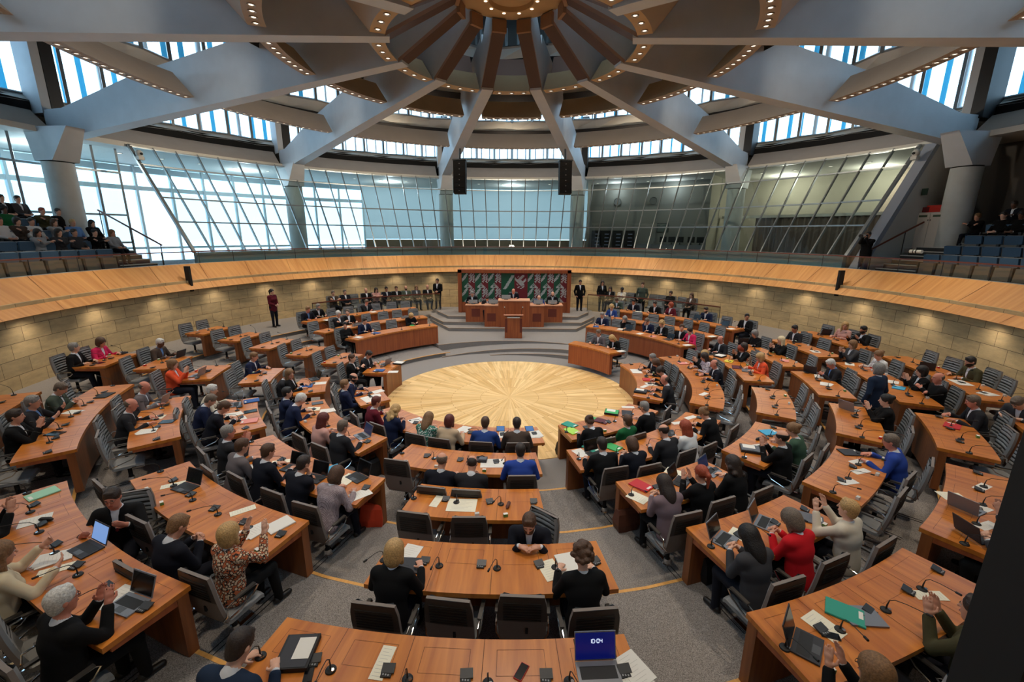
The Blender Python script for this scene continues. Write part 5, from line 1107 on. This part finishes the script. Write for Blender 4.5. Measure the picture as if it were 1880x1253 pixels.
def child(nm, me, o, slot=None, M_=None):
    c = link(nm, me, o)
    if slot is not None: c.material_slots[0].link = 'OBJECT'; c.material_slots[0].material = slot
    if M_ is not None: c.matrix_local = M_
    return c
pcount = [0]
def person(loc, rz, pose, hair, top, label, opts='', group=None, scale=1.):
    """opts: f female, g glasses, b beard, t tie, c closed top, k coloured skin n, l light trousers"""
    pcount[0] += 1; dist = (Vector(loc) - _C).length; fine = 0 if dist < 8.2 else (1 if dist < 15 else 2); fem = 'f' in opts
    body, jacket, closed, tr, sh, tie, HM, hc, wr, _ = person_meshes(pose, fine, fem); hk, hcol = hair.split('.')
    o = link('person', body); o.location = loc; o.rotation_euler = (0, 0, rz); o.scale = (scale,) * 3
    o.material_slots[0].link = 'OBJECT'; sk = next((int(ch) for ch in opts if ch.isdigit()), pcount[0] % 2); o.material_slots[0].material = SK[sk]
    o.material_slots[1].link = 'OBJECT'; o.material_slots[1].material = clothm('sb') if 's' in opts else (clothm('bk') if 'd' in opts else SHIRT)
    child('jacket' if 'c' not in opts else 'sweater', closed if 'c' in opts else jacket, o, clothm(top)); child('trousers', tr, o, clothm('cr' if 'l' in opts else ('db' if 'j' in opts else ('dn' if pcount[0] % 3 else 'bk')))); child('shoes', sh, o)
    if hk != 'none': child('hair', hair_mesh(hk), o, mat('hair_' + hcol, HC[hcol], .55, noise=.35, nscale=70, bump=.6), HM)
    if dist < 17: child('eyes', EYES, o, None, HM); child('lips', LIPS, o, None, HM)
    if 'g' in opts: child('glasses', GLASSES, o, None, HM)
    if 'b' in opts: child('beard', BEARD, o, mat('hair_' + hcol, HC[hcol], .62), HM)
    if 't' in opts: child('tie', tie, o, mat('tie_' + ('red' if 'r' in opts else 'dark'), (110, 22, 34) if 'r' in opts else (40, 46, 66), .6))
    tag(o, label, 'person', group); return o
def seat_person(d_id, px, py, pose, hair, top, opts, label, yaw=0, dr=0):
    d = DESKS[d_id]; lean = POSES[pose][0]; hz = d['z'] + 1.25 - .0016 * max(0, lean - 8) * 8; p = at(px, py, hz); th = math.atan2(p.x, -p.y); rr = math.hypot(p.x, p.y) + math.sin(R(lean)) * .55 + .02
    r0 = d['r'] + .98; r = max(r0 - .12, min(r0 + .3, rr)) + dr
    fr = [s for s in d['seats'] if s['free']]
    s = min(fr, key=lambda s: abs(s['th'] - th)) if fr else None
    if s is None: s = dict(i=0, th=th)
    s['free'] = False; s['th'] = th; s['used'] = True
    loc = CM(th, r, d['z']); place(CHAIR, CM(th, r + .03, d['z']), th + R(yaw), 'grey ribbed swivel chair in use, %s seat from left, %s' % (ORD[s['i']], d['name']), 'chair', 'chairs at the curved desks')
    return person(loc, th + R(yaw), pose, hair, top, label, opts)
PEOPLE = '''C1 698.7 736 desk short.ab ma 0 man in a dark red jacket in the first row|-10
C1 722.7 750 phone wavy.bl nv f blonde woman in a navy jacket beside the man in dark red
C1 784 765 phone long.lb pt fc woman with long fair hair in a green and white patterned dress
C1 824 775 desk bob.ab be fc woman with a dark red bob in a beige jacket
C1 891.5 777 desk short.br bu 0 brown-haired man in a bright blue suit in the first row
C1 949 781 desk short.dk br 0 dark-haired man in a brown suit leaning to his left
LA2 631.6 704 lap short.lb nv tr man in a navy suit with a red tie, first row
LA2 654 694 desk fringe.bk nv b bearded balding man holding a tablet, first row|-10
LA1 645 656 cross short.br bk t young man with brown hair and folded arms in a black suit
LA1 673 648 phone short.dk dg t man in a dark suit looking at his tablet
LBb 550.5 738 read thick.wh nv g white-haired man with glasses reading a newspaper
LBb 540.6 716 clap short.bk nv 0 dark-haired man in a navy suit beside the newspaper reader
LBb 599 769 desk long.ab ro fc woman with long auburn hair in a pink jacket
LBb 630 785 desk short.gb dg g man in a dark grey suit working at a laptop
LBa 524 690 chin short.gy dg 0 grey-haired man resting his hand on his chin
LBa 541 682 turn long.lb bk f smiling blonde woman in a black jacket looking back
C2 807 855 desk fringe.gb dn 0 nearly bald man in a blue-grey suit in the second row
C2 863 857 phone bald.dk dg 0 bald man in a dark suit holding up a phone
C2 955 828 desk short.dk rb 0 man with short brown hair in a royal blue suit
LCa 469 656 desk short.lb nv t man in a navy suit sitting alone at a third-row desk
LCd 386 717 desk short.wh cr fc woman with short white hair in a cream jacket
LCd 379.5 740 read short.gb nv 0 man with greying hair in a dark blue suit reading
LCd 404 754 write short.br dn 0 brown-haired man in a navy suit writing at the folders
LCe 423 789 clap short.gy dg 4g smiling man with glasses and clasped hands
LCe 440 823 desk short.br mg 0 man in a grey-brown jacket seen from behind
LCe 499.5 828 desk short.br dn 0 man in a dark navy suit reaching to a laptop
LCe 558 855 chin short.dk dn 0 man in dark suit holding his hand to his face
LCe 612 881 read bob.br pl fc woman in a pink and grey plaid jacket
LDa 329 665 clap bob.lb or_ f clapping woman in a bright orange jacket
LDc 269.5 712 desk bald.gb mg 4 bald man in a grey suit typing at a laptop
LDc 243.5 745 desk bald.gb dg 4 bald man in a dark suit with folded hands
LDd 312 965 phone short.lb dn 0 fair-haired man in a navy suit looking at his phone
LDd 419 975 raised bob.bl px fc blonde woman in a patterned blouse raising both hands
LEa 292 631 desk short.wh br 3s white-haired man in a brown suit at an open laptop
LEc 132 707 phone short.gb og 0 man in a grey-green jacket holding his phone
LEc 76 733 talk short.gy dg s grey-haired man in light blue shirt raising a hand
LEc 43 759 clap short.dk bk 0 young man with dark hair clapping in a black suit
LEd 33 995 talk wavy.lb kh f woman in a beige jacket with a dark red hair tie
LEd 112 1097 clap short.wh bk 4g old white-haired man with glasses and raised clasped hands
LEd -8 905 clap short.gb bk 0 man at the left edge of the picture raising a hand
LFa 155 636 turnl short.gy bk t man in a black suit turned to his neighbour
LFa 192.5 629 desk bob.br pk f woman in a bright pink-red jacket in the top row
ML3 564.4 569 desk short.lb dn 4s fair man in a dark suit with open blue shirt
ML3 583.4 564 desk short.gy bk bt bearded man in a black suit with a striped tie
ML3 672.4 556 chin short.gb dg 4 man leaning on his hand at the back left bench
ML2 620.8 575.4 cross thick.wh dg t white-haired man with folded arms on the left bench
ML2 639.2 572 turn short.gb bk t man with a light handkerchief in a black suit
ML1 647.6 597 turn short.bk bk fc person with short black hair on the front left bench
ML1 668.8 590 desk short.dk nv t dark-haired man in a blue suit on the front left bench
ML1 751.7 580.5 write bob.bl bk fc blonde woman in black on the front left bench
MR3 1135.5 551.5 read short.br og 0 brown-haired man reading at the back right bench
MR3 1162.3 555 desk short.bk dn 2 dark-haired man in a navy jacket, white shirt, back bench
MR3 1194 561 desk short.dk bk 0 dark-haired man in a black jacket at the back bench
MR3 1212.6 563 turn bob.rd ma f woman in dark red near the middle of the back bench
MR3 1297 570 desk short.dk nv bt bearded man in a navy suit at his laptop
MR3 1363 581 turnl short.bk bk 2 man in black sitting at the bench end
MR2 1122.7 565 desk curly.bl bu f woman with blonde curls in a blue jacket
MR1 1106 579.5 desk short.gy nv t grey-haired man in a navy suit with tie, bench end
MR1 1146.7 587 chin bob.gy bk fc grey-haired woman in black resting her chin
MR1 1189 591 chin short.gb nv g man in a dark blue suit thinking with hand to mouth
MR1 1216 595 desk curly.bl bk f woman with blonde curls in a black jacket, front bench
MR1 1243 601 turnl short.br bk 0 man in a black jacket beside the woman in pink
MR1 1267.5 608 desk bun.bk pk f woman in a bright pink blazer on the front bench
Rsm 1095.3 613 desk short.gb mg g man in a mauve-grey jacket on the small front bench
Rsm 1127 624 write long.bl bk f blonde woman in black writing on the small front bench
RAb 1198.4 658 desk short.gy dn g grey-haired man in a navy suit, first row on the right
RAb 1208.3 669 read bob.br bk f woman with brown hair bent over her papers
RAb 1214.3 684 read bun.dk bk f dark-haired woman half hidden behind the bald man
RAb 1216.6 698 desk bald.gb dg 4 bald man in a dark suit with folded hands, first row
RAc 1085.5 780 read bun.br bk f woman with pinned-up brown hair, first row
RAc 1153 769.5 lap short.br gr fc person with short brown hair in a green sweater
RAc 1185.5 750 desk short.gy bk 0 grey-haired man in a black jacket, first row
RBa 1270.4 648 clap bob.bl bk fc clapping blonde woman in black
RBa 1289.4 656 desk long.dk ps fc dark-haired woman in a white flowered blouse
RBa 1309 670 desk bald.gb dn 4 bald man in a navy suit, second row on the right
RBb 1104 817 desk short.dk bk 0 man with short dark hair in black at a laptop
RBb 1165 813 phone bob.br dn f woman with brown hair in a dark jacket holding a tablet
RBb 1207 789 chin fringe.dk dg 0 balding man in a dark suit, hand to mouth
RBb 1261 786 desk long.rd wh fc woman with long red hair in a light blouse
RBb 1291 764 write bun.lb bk fc woman with pinned blonde curls in black
RCa 1317.6 625 desk bald.gb dg 4t bald man in a dark suit with tie, third row
RCa 1342.3 635 clap bob.dk bk f2 dark-haired woman clapping in a black jacket
RCa 1365.4 643 read bob.rd px fc woman with short red hair in a patterned blouse
RCa 1395.7 657 desk bob.bl or_ f blonde woman in an orange-red jacket
RCc 1431.6 799 clap fringe.bk bk 0 balding man in a black suit clapping
RCc 1459.6 791 desk bun.lb dgr f woman with pinned curls in a green jacket
RCd 1226 886 phone long.dk mv fc woman with long dark hair in a mauve jacket
RCd 1280 859 clap tail.rd bk fc clapping woman with a long red ponytail
RCd 1348 854 desk wavy.dk bk fc woman with long dark wavy hair in black
RDa 1383 613.5 desk bob.gy ds fc woman with grey hair in a black waistcoat
RDa 1408.5 623 clap long.pl bk fc woman with long white-blonde hair clapping
RDb 1515.4 664 phone short.wh dg 4s white-haired man in a dark jacket and blue shirt
RDc 1606 728 clap bun.bk bk fc clapping woman with dark pinned-up hair
RDd 1634 813 desk short.gb rb 4 man in a bright blue suit leaning on the desk
RDe 1386 984 phone long.bk gy fc woman with straight black hair holding a blue phone
RDe 1466 953 phone bob.gb rd fcg woman in a bright red cardigan holding a phone
RDe 1559.6 929 raised short.bl cr fc person with short blond hair clapping in a cream jacket
REa 1442.8 605.5 desk short.bk dg 2 dark-haired man in a grey suit reading, top right
REa 1535.4 629.5 clap bob.lb gy f smiling woman in grey turning and clapping
REb 1600 652 desk bun.lb wh f smiling woman in a white jacket
REb 1674 677 clap bob.bk bk f woman with dark hair clapping in black
REb 1719.6 692 cross bald.gb bk c4 bald man in black sitting with joined hands
REc 1790.6 740 desk short.gb dg 4 man with grey-brown hair in profile at red folder
REd 1872 913 clap short.dk gy 0 man in profile clapping at the right edge
REd 1851 947 phone short.br gy g man with glasses bent over his phone at the right edge
REe 1612 1228 clap bob.lb bk fg woman with glasses clapping at the bottom right
REe 1800 1120 clap short.dk ol 0 clapping person in an olive sleeve near the black case
RFa 1529 596 turnl long.bl ro fc blonde woman in a pale pink jacket, top row
RFa 1575 604 talk short.bk bk 2b smiling bearded man in black, top row
RFb 1782.7 666 desk short.bk ol b bearded man with thick black hair in a brown jacket'''
C5P = [('C5', 466, 1166, 'read', 'short.dk', 'db', 'dark-haired man in a blue-grey suit at the nearest desk')]
for ln in PEOPLE.split('\n'):
    yaw = 0; t = ln.split(' ', 7)
    lab = t[7]
    if '|' in lab: lab, y_ = lab.split('|'); yaw = float(y_)
    seat_person(t[0], float(t[1]), float(t[2]), t[3], t[4], t[5], t[6], lab, yaw)
seat_person('C5', 466, 1168, 'read', 'short.dk', 'db', '', 'dark-haired man in a blue-grey suit at the nearest desk')
seat_person('C4', 722, 1019, 'desk', 'bob.bl', 'bk', 'fc', 'blonde woman in black seen from behind, left of the centre'); seat_person('C4', 1068, 1019, 'desk', 'curly.br', 'bk', 'fc', 'woman with curly brown hair in black seen from behind')
# men turned away from their own desks
p = at(984, 953, ZK(3) + 1.2); person((p.x - .05, p.y + .2, ZK(3)), R(172), 'lean', 'short.br', 'dn', 'bearded man in a navy suit turned towards the camera with a phone', 'b'); place(CHAIR, (p.x - .06, p.y + .14, ZK(3)), R(140), 'grey ribbed swivel chair turned round, third row centre desk', 'chair', 'chairs at the curved desks')
DESKS['C3']['seats'][2]['free'] = False
p = at(209, 890, ZK(4) + 1.34); person((p.x, p.y, ZK(4)), R(-158), 'talk', 'short.dk', 'bk', 'man with glasses and dark red tie turned towards the camera', 'gtr4'); place(CHAIR, (p.x, p.y + .03, ZK(4)), R(-158), 'grey ribbed swivel chair turned round beside the aisle', 'chair', 'chairs at the curved desks')
p = at(1616, 676, ZK(4) + 1.62); person((p.x, p.y, ZK(4)), R(20), 'stand', 'bob.gy', 'db', 'standing person with grey hair in a dark blue jacket, seen from behind', 'c')
p = at(1868, 737, ZK(6) + 1.1); person((p.x + .3, p.y, ZK(6)), R(100), 'low', 'short.gb', 'gy', 'person in a grey jacket reaching in at the right edge', '')
# free chairs
for id_, d in DESKS.items():
    for s in d['seats']:
        if s['free']:
            if id_ in ('MR1', 'MR2', 'MR3', 'ML1', 'ML2', 'ML3') or True:
                th = s['th']; near = any(abs(x['th'] - th) * d['r'] < .42 for x in d['seats'] if x.get('used'))
                if near: continue
                place(CHAIR, CM(th, d['r'] + .74 + rnd.uniform(-.04, .05), d['z']), th + R(rnd.uniform(-9, 9)), 'empty grey ribbed swivel chair, %s seat from left, %s' % (ORD[s['i']], d['name']), 'chair', 'chairs at the curved desks')
# presidium, standing staff, visitors on the rear chairs
for px, py, x, y, z, pose, hair, top, op, lab in ((864.3, 542, -2.0, 9.45, .75, 'desk', 'short.gy', 'bk', '', 'man at the left end of the presidium bench'), (895, 545.5, -1.05, 9.2, .62, 'read', 'short.dk', 'dg', '', 'man bent behind his monitor left of the president'), (942.5, 536, .12, 9.2, .98, 'read', 'bald.gb', 'dn', 't4', 'bald man with a tie in the middle of the presidium'),
        (989, 543, 1.3, 9.2, .66, 'read', 'bald.gb', 'bu', '', 'bald man in a blue suit on the presidium bench'), (1025, 541.6, 2.15, 9.45, .75, 'desk', 'bald.dk', 'bk', 'bt', 'bearded bald man at the right end of the presidium bench')):
    q = at(px, py, z + 1.24); f = (y + CD) / (q.y + CD); xx = max(-1.95, min(2.1, CX0 + (q.x - CX0) * f)); person((xx, y, z), PI, pose, hair, top, lab, op); place(CHAIR, (xx, y + .03, z), PI, 'chair behind the presidium bench under the ' + lab[:28].rsplit(' ', 1)[0], 'chair', 'presidium chairs')
def stander(px, py, z, pose, hair, top, op, lab, rz, sc=1.): p = at(px, py, z); person(p, R(rz), pose, hair, top, lab, op, None, sc)
stander(805, 568, .747, 'standc', 'short.dk', 'bk', '2', 'man in black standing left of the presidium wall panel', 170); stander(1063, 571, .747, 'stand', 'short.bk', 'bk', '2', 'man in black standing right of the presidium wall panel', 182)
stander(506, 600, .747, 'standc', 'tail.bk', 'ma', 'fc', 'woman with a long dark ponytail in dark red standing by the wall', -110); stander(1103, 572, .747, 'stand', 'long.dk', 'bk', 'f', 'woman with long dark hair in black standing behind the railing', 182); stander(1176, 578, .747, 'stand', 'short.br', 'og', 'c', 'person in a dark green jacket standing behind the right railing', 150)
VIS = '''614.6 541 cross short.gb br t man in a brown jacket behind the left railing, first seat
637 534.6 lap short.gb dn 0 man with a light blue shirt behind the left railing
675 533.5 lap bald.gb bk 0 bald man in a black jacket behind the left railing
693 534.6 cross long.dk ro fc woman in a pale pink top behind the left railing
712 531.3 lap short.bk dn t2 dark-haired man in navy behind the left railing
730 531.8 lap short.br bk 0 man in black with brown hair behind the left railing
747.3 530.7 lap bald.br og b bearded man in a white shirt behind the left railing
766.3 529.6 lap long.lb gy f woman with a grey scarf behind the left railing
786.4 528 lap bald.gb bk 0 bald man nearest the standing man, left railing
1118 532.5 lap long.dk bk f woman with long dark hair seated behind the right railing
1139.4 530.2 lap bun.bk cr f3 person in a light jacket seated behind the right railing
1169.6 536.3 lap long.dk bk f woman seated beside the person in green, right railing
1227 539 lap bun.dk bk fc woman in black seated alone behind the right railing
1265 544 lap long.br br f woman with brown hair at the end of the right railing'''
for i, ln in enumerate(VIS.split('\n')):
    t = ln.split(' ', 6); p = at(float(t[0]), float(t[1]), .747 + 1.25); th = math.atan2(p.x, -p.y); r = min(13.1, math.hypot(p.x, p.y)) if p.y > 9 else 12.75; loc = CM(th, 12.7, .747)
    q = min((CM(th + R(k * .05), 12.7, .747) for k in range(-80, 81)), key=lambda v: abs((v - _C).dot(_R2) / (v - _C).dot(_F) * CF + 940 - float(t[0]))); th = math.atan2(q.x, -q.y)
    person(q, th, t[2], t[3], t[4], t[6], t[5]); place(CHAIR, q, th, 'grey chair against the stone wall under the %s' % ' '.join(t[6].split()[:6]), 'chair', 'visitor chairs by the stone wall')
for px, sgn in ((656, 0), (1154, 1), (1193.6, 1), (1209, 1), (1245, 1)):
    q = min((CM(R(k * .05) * (1 if sgn else -1), 12.7, .747) for k in range(2500, 3300)), key=lambda v: abs((v - _C).dot(_R2) / (v - _C).dot(_F) * CF + 940 - px)); th = math.atan2(q.x, -q.y)
    place(CHAIR, q, th, 'empty grey chair by the stone wall, at %s of the %s row' % ({656: 'the middle', 1154: 'the left', 1193.6: 'left centre', 1209: 'right centre', 1245: 'the right'}[px], 'left' if not sgn else 'right'), 'chair', 'visitor chairs by the stone wall')
    if px > 1160:
        b = MB(); b.box((0, .02, .62), (.26, .004, .2), PAPER, 0, R(-10)); b.box((0, .015, .64), (.2, .004, .02), TXT, 0, R(-10)); n_ = b.obj('reserved_notice'); n_.location = q; n_.rotation_euler = (0, 0, th); tag(n_, 'white notice standing on an empty chair, %s of three on the right' % {1193.6: 'leftmost', 1209: 'middle', 1245: 'rightmost'}[px], 'notice')
# gallery spectators
def gal(px, py, row, pose, hair, top, op, lab):
    r, z = GR[row] if row < 4 else (18.3, 4.8); best = None
    for k in range(-1150, 1151):
        a = R(k * .1)
        if abs(k) < 600: continue
        v = Vector(U(r + .02, a, z + 1.22)) - _C; w = v.dot(_F)
        if w < 1: continue
        X = v.dot(_R2) / w * CF + 940
        if best is None or abs(X - px) < best[0]: best = (abs(X - px), a)
    a = best[1]; person(U(r + .0, a, z), -a + PI, pose, hair, top, lab, op)
for t in '''205 428 1 lap long.lb lg fc girl with fair hair in a pale sweater at the end of the gallery row
171 424 1 cross short.bk ds c spectator in a black printed sweater in the left gallery
137 426 1 lap short.dk gy c short-haired spectator in a grey-green sweater, left gallery
104 428 1 cross long.dk gy c dark-haired spectator in grey with folded arms, left gallery
66 425 1 cross long.dk lg fc girl in a light grey top with folded arms, left gallery
168 403 2 lap long.bk ds fc girl with long black hair in black, second gallery row
134 400 2 lap short.bl sb c spectator in a light blue hooded sweater
97 400 2 cross long.br lg fc long-haired spectator in pale grey, second gallery row
58 396 2 lap short.dk wh c spectator in a white hooded sweater
27 402 2 cross bob.dk br c spectator in a dark brown sweater, second gallery row
-2 400 2 lap short.dk wh c spectator in a white T-shirt at the left edge
106 376 3 lap short.dk ds c spectator in black in the third gallery row
74 380 3 cross short.rd ol c red-haired spectator in olive, third gallery row
6 378 3 lap curly.bk gr c3 spectator with dark curls in green, third gallery row
32 356 4 lap short.dk gy 0 man with a striped jacket at the top gallery rail
2 352 4 lap short.dk ds g spectator with glasses at the top left gallery rail'''.split('\n'):
    a = t.split(' ', 7); gal(float(a[0]), float(a[1]), int(a[2]), a[3], a[4], a[5], a[6], a[7])
for t in '''1798 386 3 cross bun.lb ds fc fair-haired spectator in black in the right gallery
1842 383 3 lap short.dk ds c dark-haired spectator in black in the right gallery
1876 388 3 lap curly.bk ds c3 spectator at the right edge of the right gallery
1872 345 4 desk short.dk dn 3 man in a dark suit standing behind the top right rail'''.split('\n'):
    a = t.split(' ', 7); gal(float(a[0]), float(a[1]), int(a[2]), a[3], a[4], a[5], a[6], a[7])
p = Vector(U(14.75, R(70.3), 3.3)); best = min((Vector(U(14.75, R(k * .1), 3.32)) for k in range(600, 850)), key=lambda v: abs((v - _C).dot(_R2) / (v - _C).dot(_F) * CF + 940 - 1581))
ph = person(best, R(118), 'photo', 'short.bk', 'ds', 'photographer in black aiming a camera with a large white lens', 'cj2')
o = empty('photo_camera', best + Vector((0, 0, 1.55)), R(118), 'camera with a long white lens held by the photographer on the right gallery', 'camera'); b = MB(); b.box((0, .27, 0), (.15, .08, .11), RUB); b.obj('camera_body', o); b = MB(); b.tube([(0, .3, 0), (0, .42, 0), (0, .56, 0)], [.045, .05, .062], WHITEW, 14); b.tube([(0, .56, 0), (0, .63, 0)], .066, RUB, 14); b.obj('lens', o)
o = empty('telephoto_lens', U(14.2, R(84), 4.35), R(100), 'white telephoto lens resting on the right gallery rail', 'camera'); b = MB(); b.tube([(-.05, 0, 0), (.35, 0, 0)], .06, WHITEW, 14); b.tube([(.1, 0, 0), (.14, 0, 0)], .064, RUB, 14); b.tube([(.2, 0, 0), (.23, 0, 0)], .064, RUB, 14); b.obj('barrel', o); b = MB(); b.box((.42, 0, .02), (.16, .15, .15), RUB); b.obj('camera_body', o)
for pr in (CHAIR, MIC, PANEL, GS, *CUBES.values()): pass
# ------------------------------------------------------------------ light
w = bpy.data.worlds.new('world'); bpy.context.scene.world = w; w.use_nodes = True; bg = w.node_tree.nodes['Background']; bg.inputs['Color'].default_value = (.54, .79, 1.0, 1); bg.inputs['Strength'].default_value = 3.7
def spot(loc, power, size, col, aim=None, blend=.9, rad=.12):
    l = bpy.data.lights.new('lamp', 'SPOT'); l.energy = power; l.spot_size = R(size); l.spot_blend = blend; l.color = col; l.shadow_soft_size = rad
    o = bpy.data.objects.new('downlight_or_fill_lamp', l); C.objects.link(o); o.location = loc
    if aim is not None: o.rotation_euler = (Vector(aim) - Vector(loc)).to_track_quat('-Z', 'Y').to_euler()
    return o
WARM = (1.0, .83, .62); NEUT = (1.0, .90, .78)
for a in [15 * (2 * i + 1) for i in range(12)]:
    spot(U(11.21, R(a - 15), 9.2), 780 + 330 * math.cos(R(a - 15)), 95, WARM)
for i in range(8): spot(U(6.35, R(i * 45), 9.5), 620, 100, NEUT)
for i in range(6): spot(U(3.62, R(i * 60 + 30), 9.7), 420, 100, NEUT)
for a in range(-170, 180, 10):       # wall washers tucked under the wooden fascia
    s = spot(U(12.95, R(a), 2.62), 20, 130, (1, .86, .68), U(13.4, R(a), 1.0), 1., .04)
for a in range(-110, 115, 20): spot(U(12.2, R(a), 8.3), 240, 60, WARM, U(13.9, R(a), 3.2), 1., .1)
for a in (-100, -75, -50, -25, 0): l = bpy.data.lights.new('soffit_lamp', 'POINT'); l.energy = 110; l.color = (.88, .95, 1); l.shadow_soft_size = .25; o = bpy.data.objects.new('soffit_lamp', l); C.objects.link(o); o.location = U(20.2, R(a), 7.9)
for i in range(12):
    a = R(i * 30); spot(U(7.4, a, 9.35), 170, 150, WARM, U(11, a, 9.7), 1., .1); i in (0, 1, 2, 10, 11) and spot(U(12.6, a, 8.9), 420, 150, WARM, U(18.4, a, 9.0), 1., .1)  # added fill spots aimed outwards to brighten the baffle panels, not ring downlights
# lamps in the control rooms
for a, e in ((22, 40), (33, 40), (50, 150), (62, 150)):
    l = bpy.data.lights.new('room_lamp', 'POINT'); l.energy = e; l.color = (1, .93, .75) if a > 45 else (.9, .95, 1); l.shadow_soft_size = .3; o = bpy.data.objects.new('room_lamp', l); C.objects.link(o); o.location = U(19.6 if a < 45 else 21.3, R(a), 7.9)
for pr in (CHAIR, MIC, PANEL, GS): pass
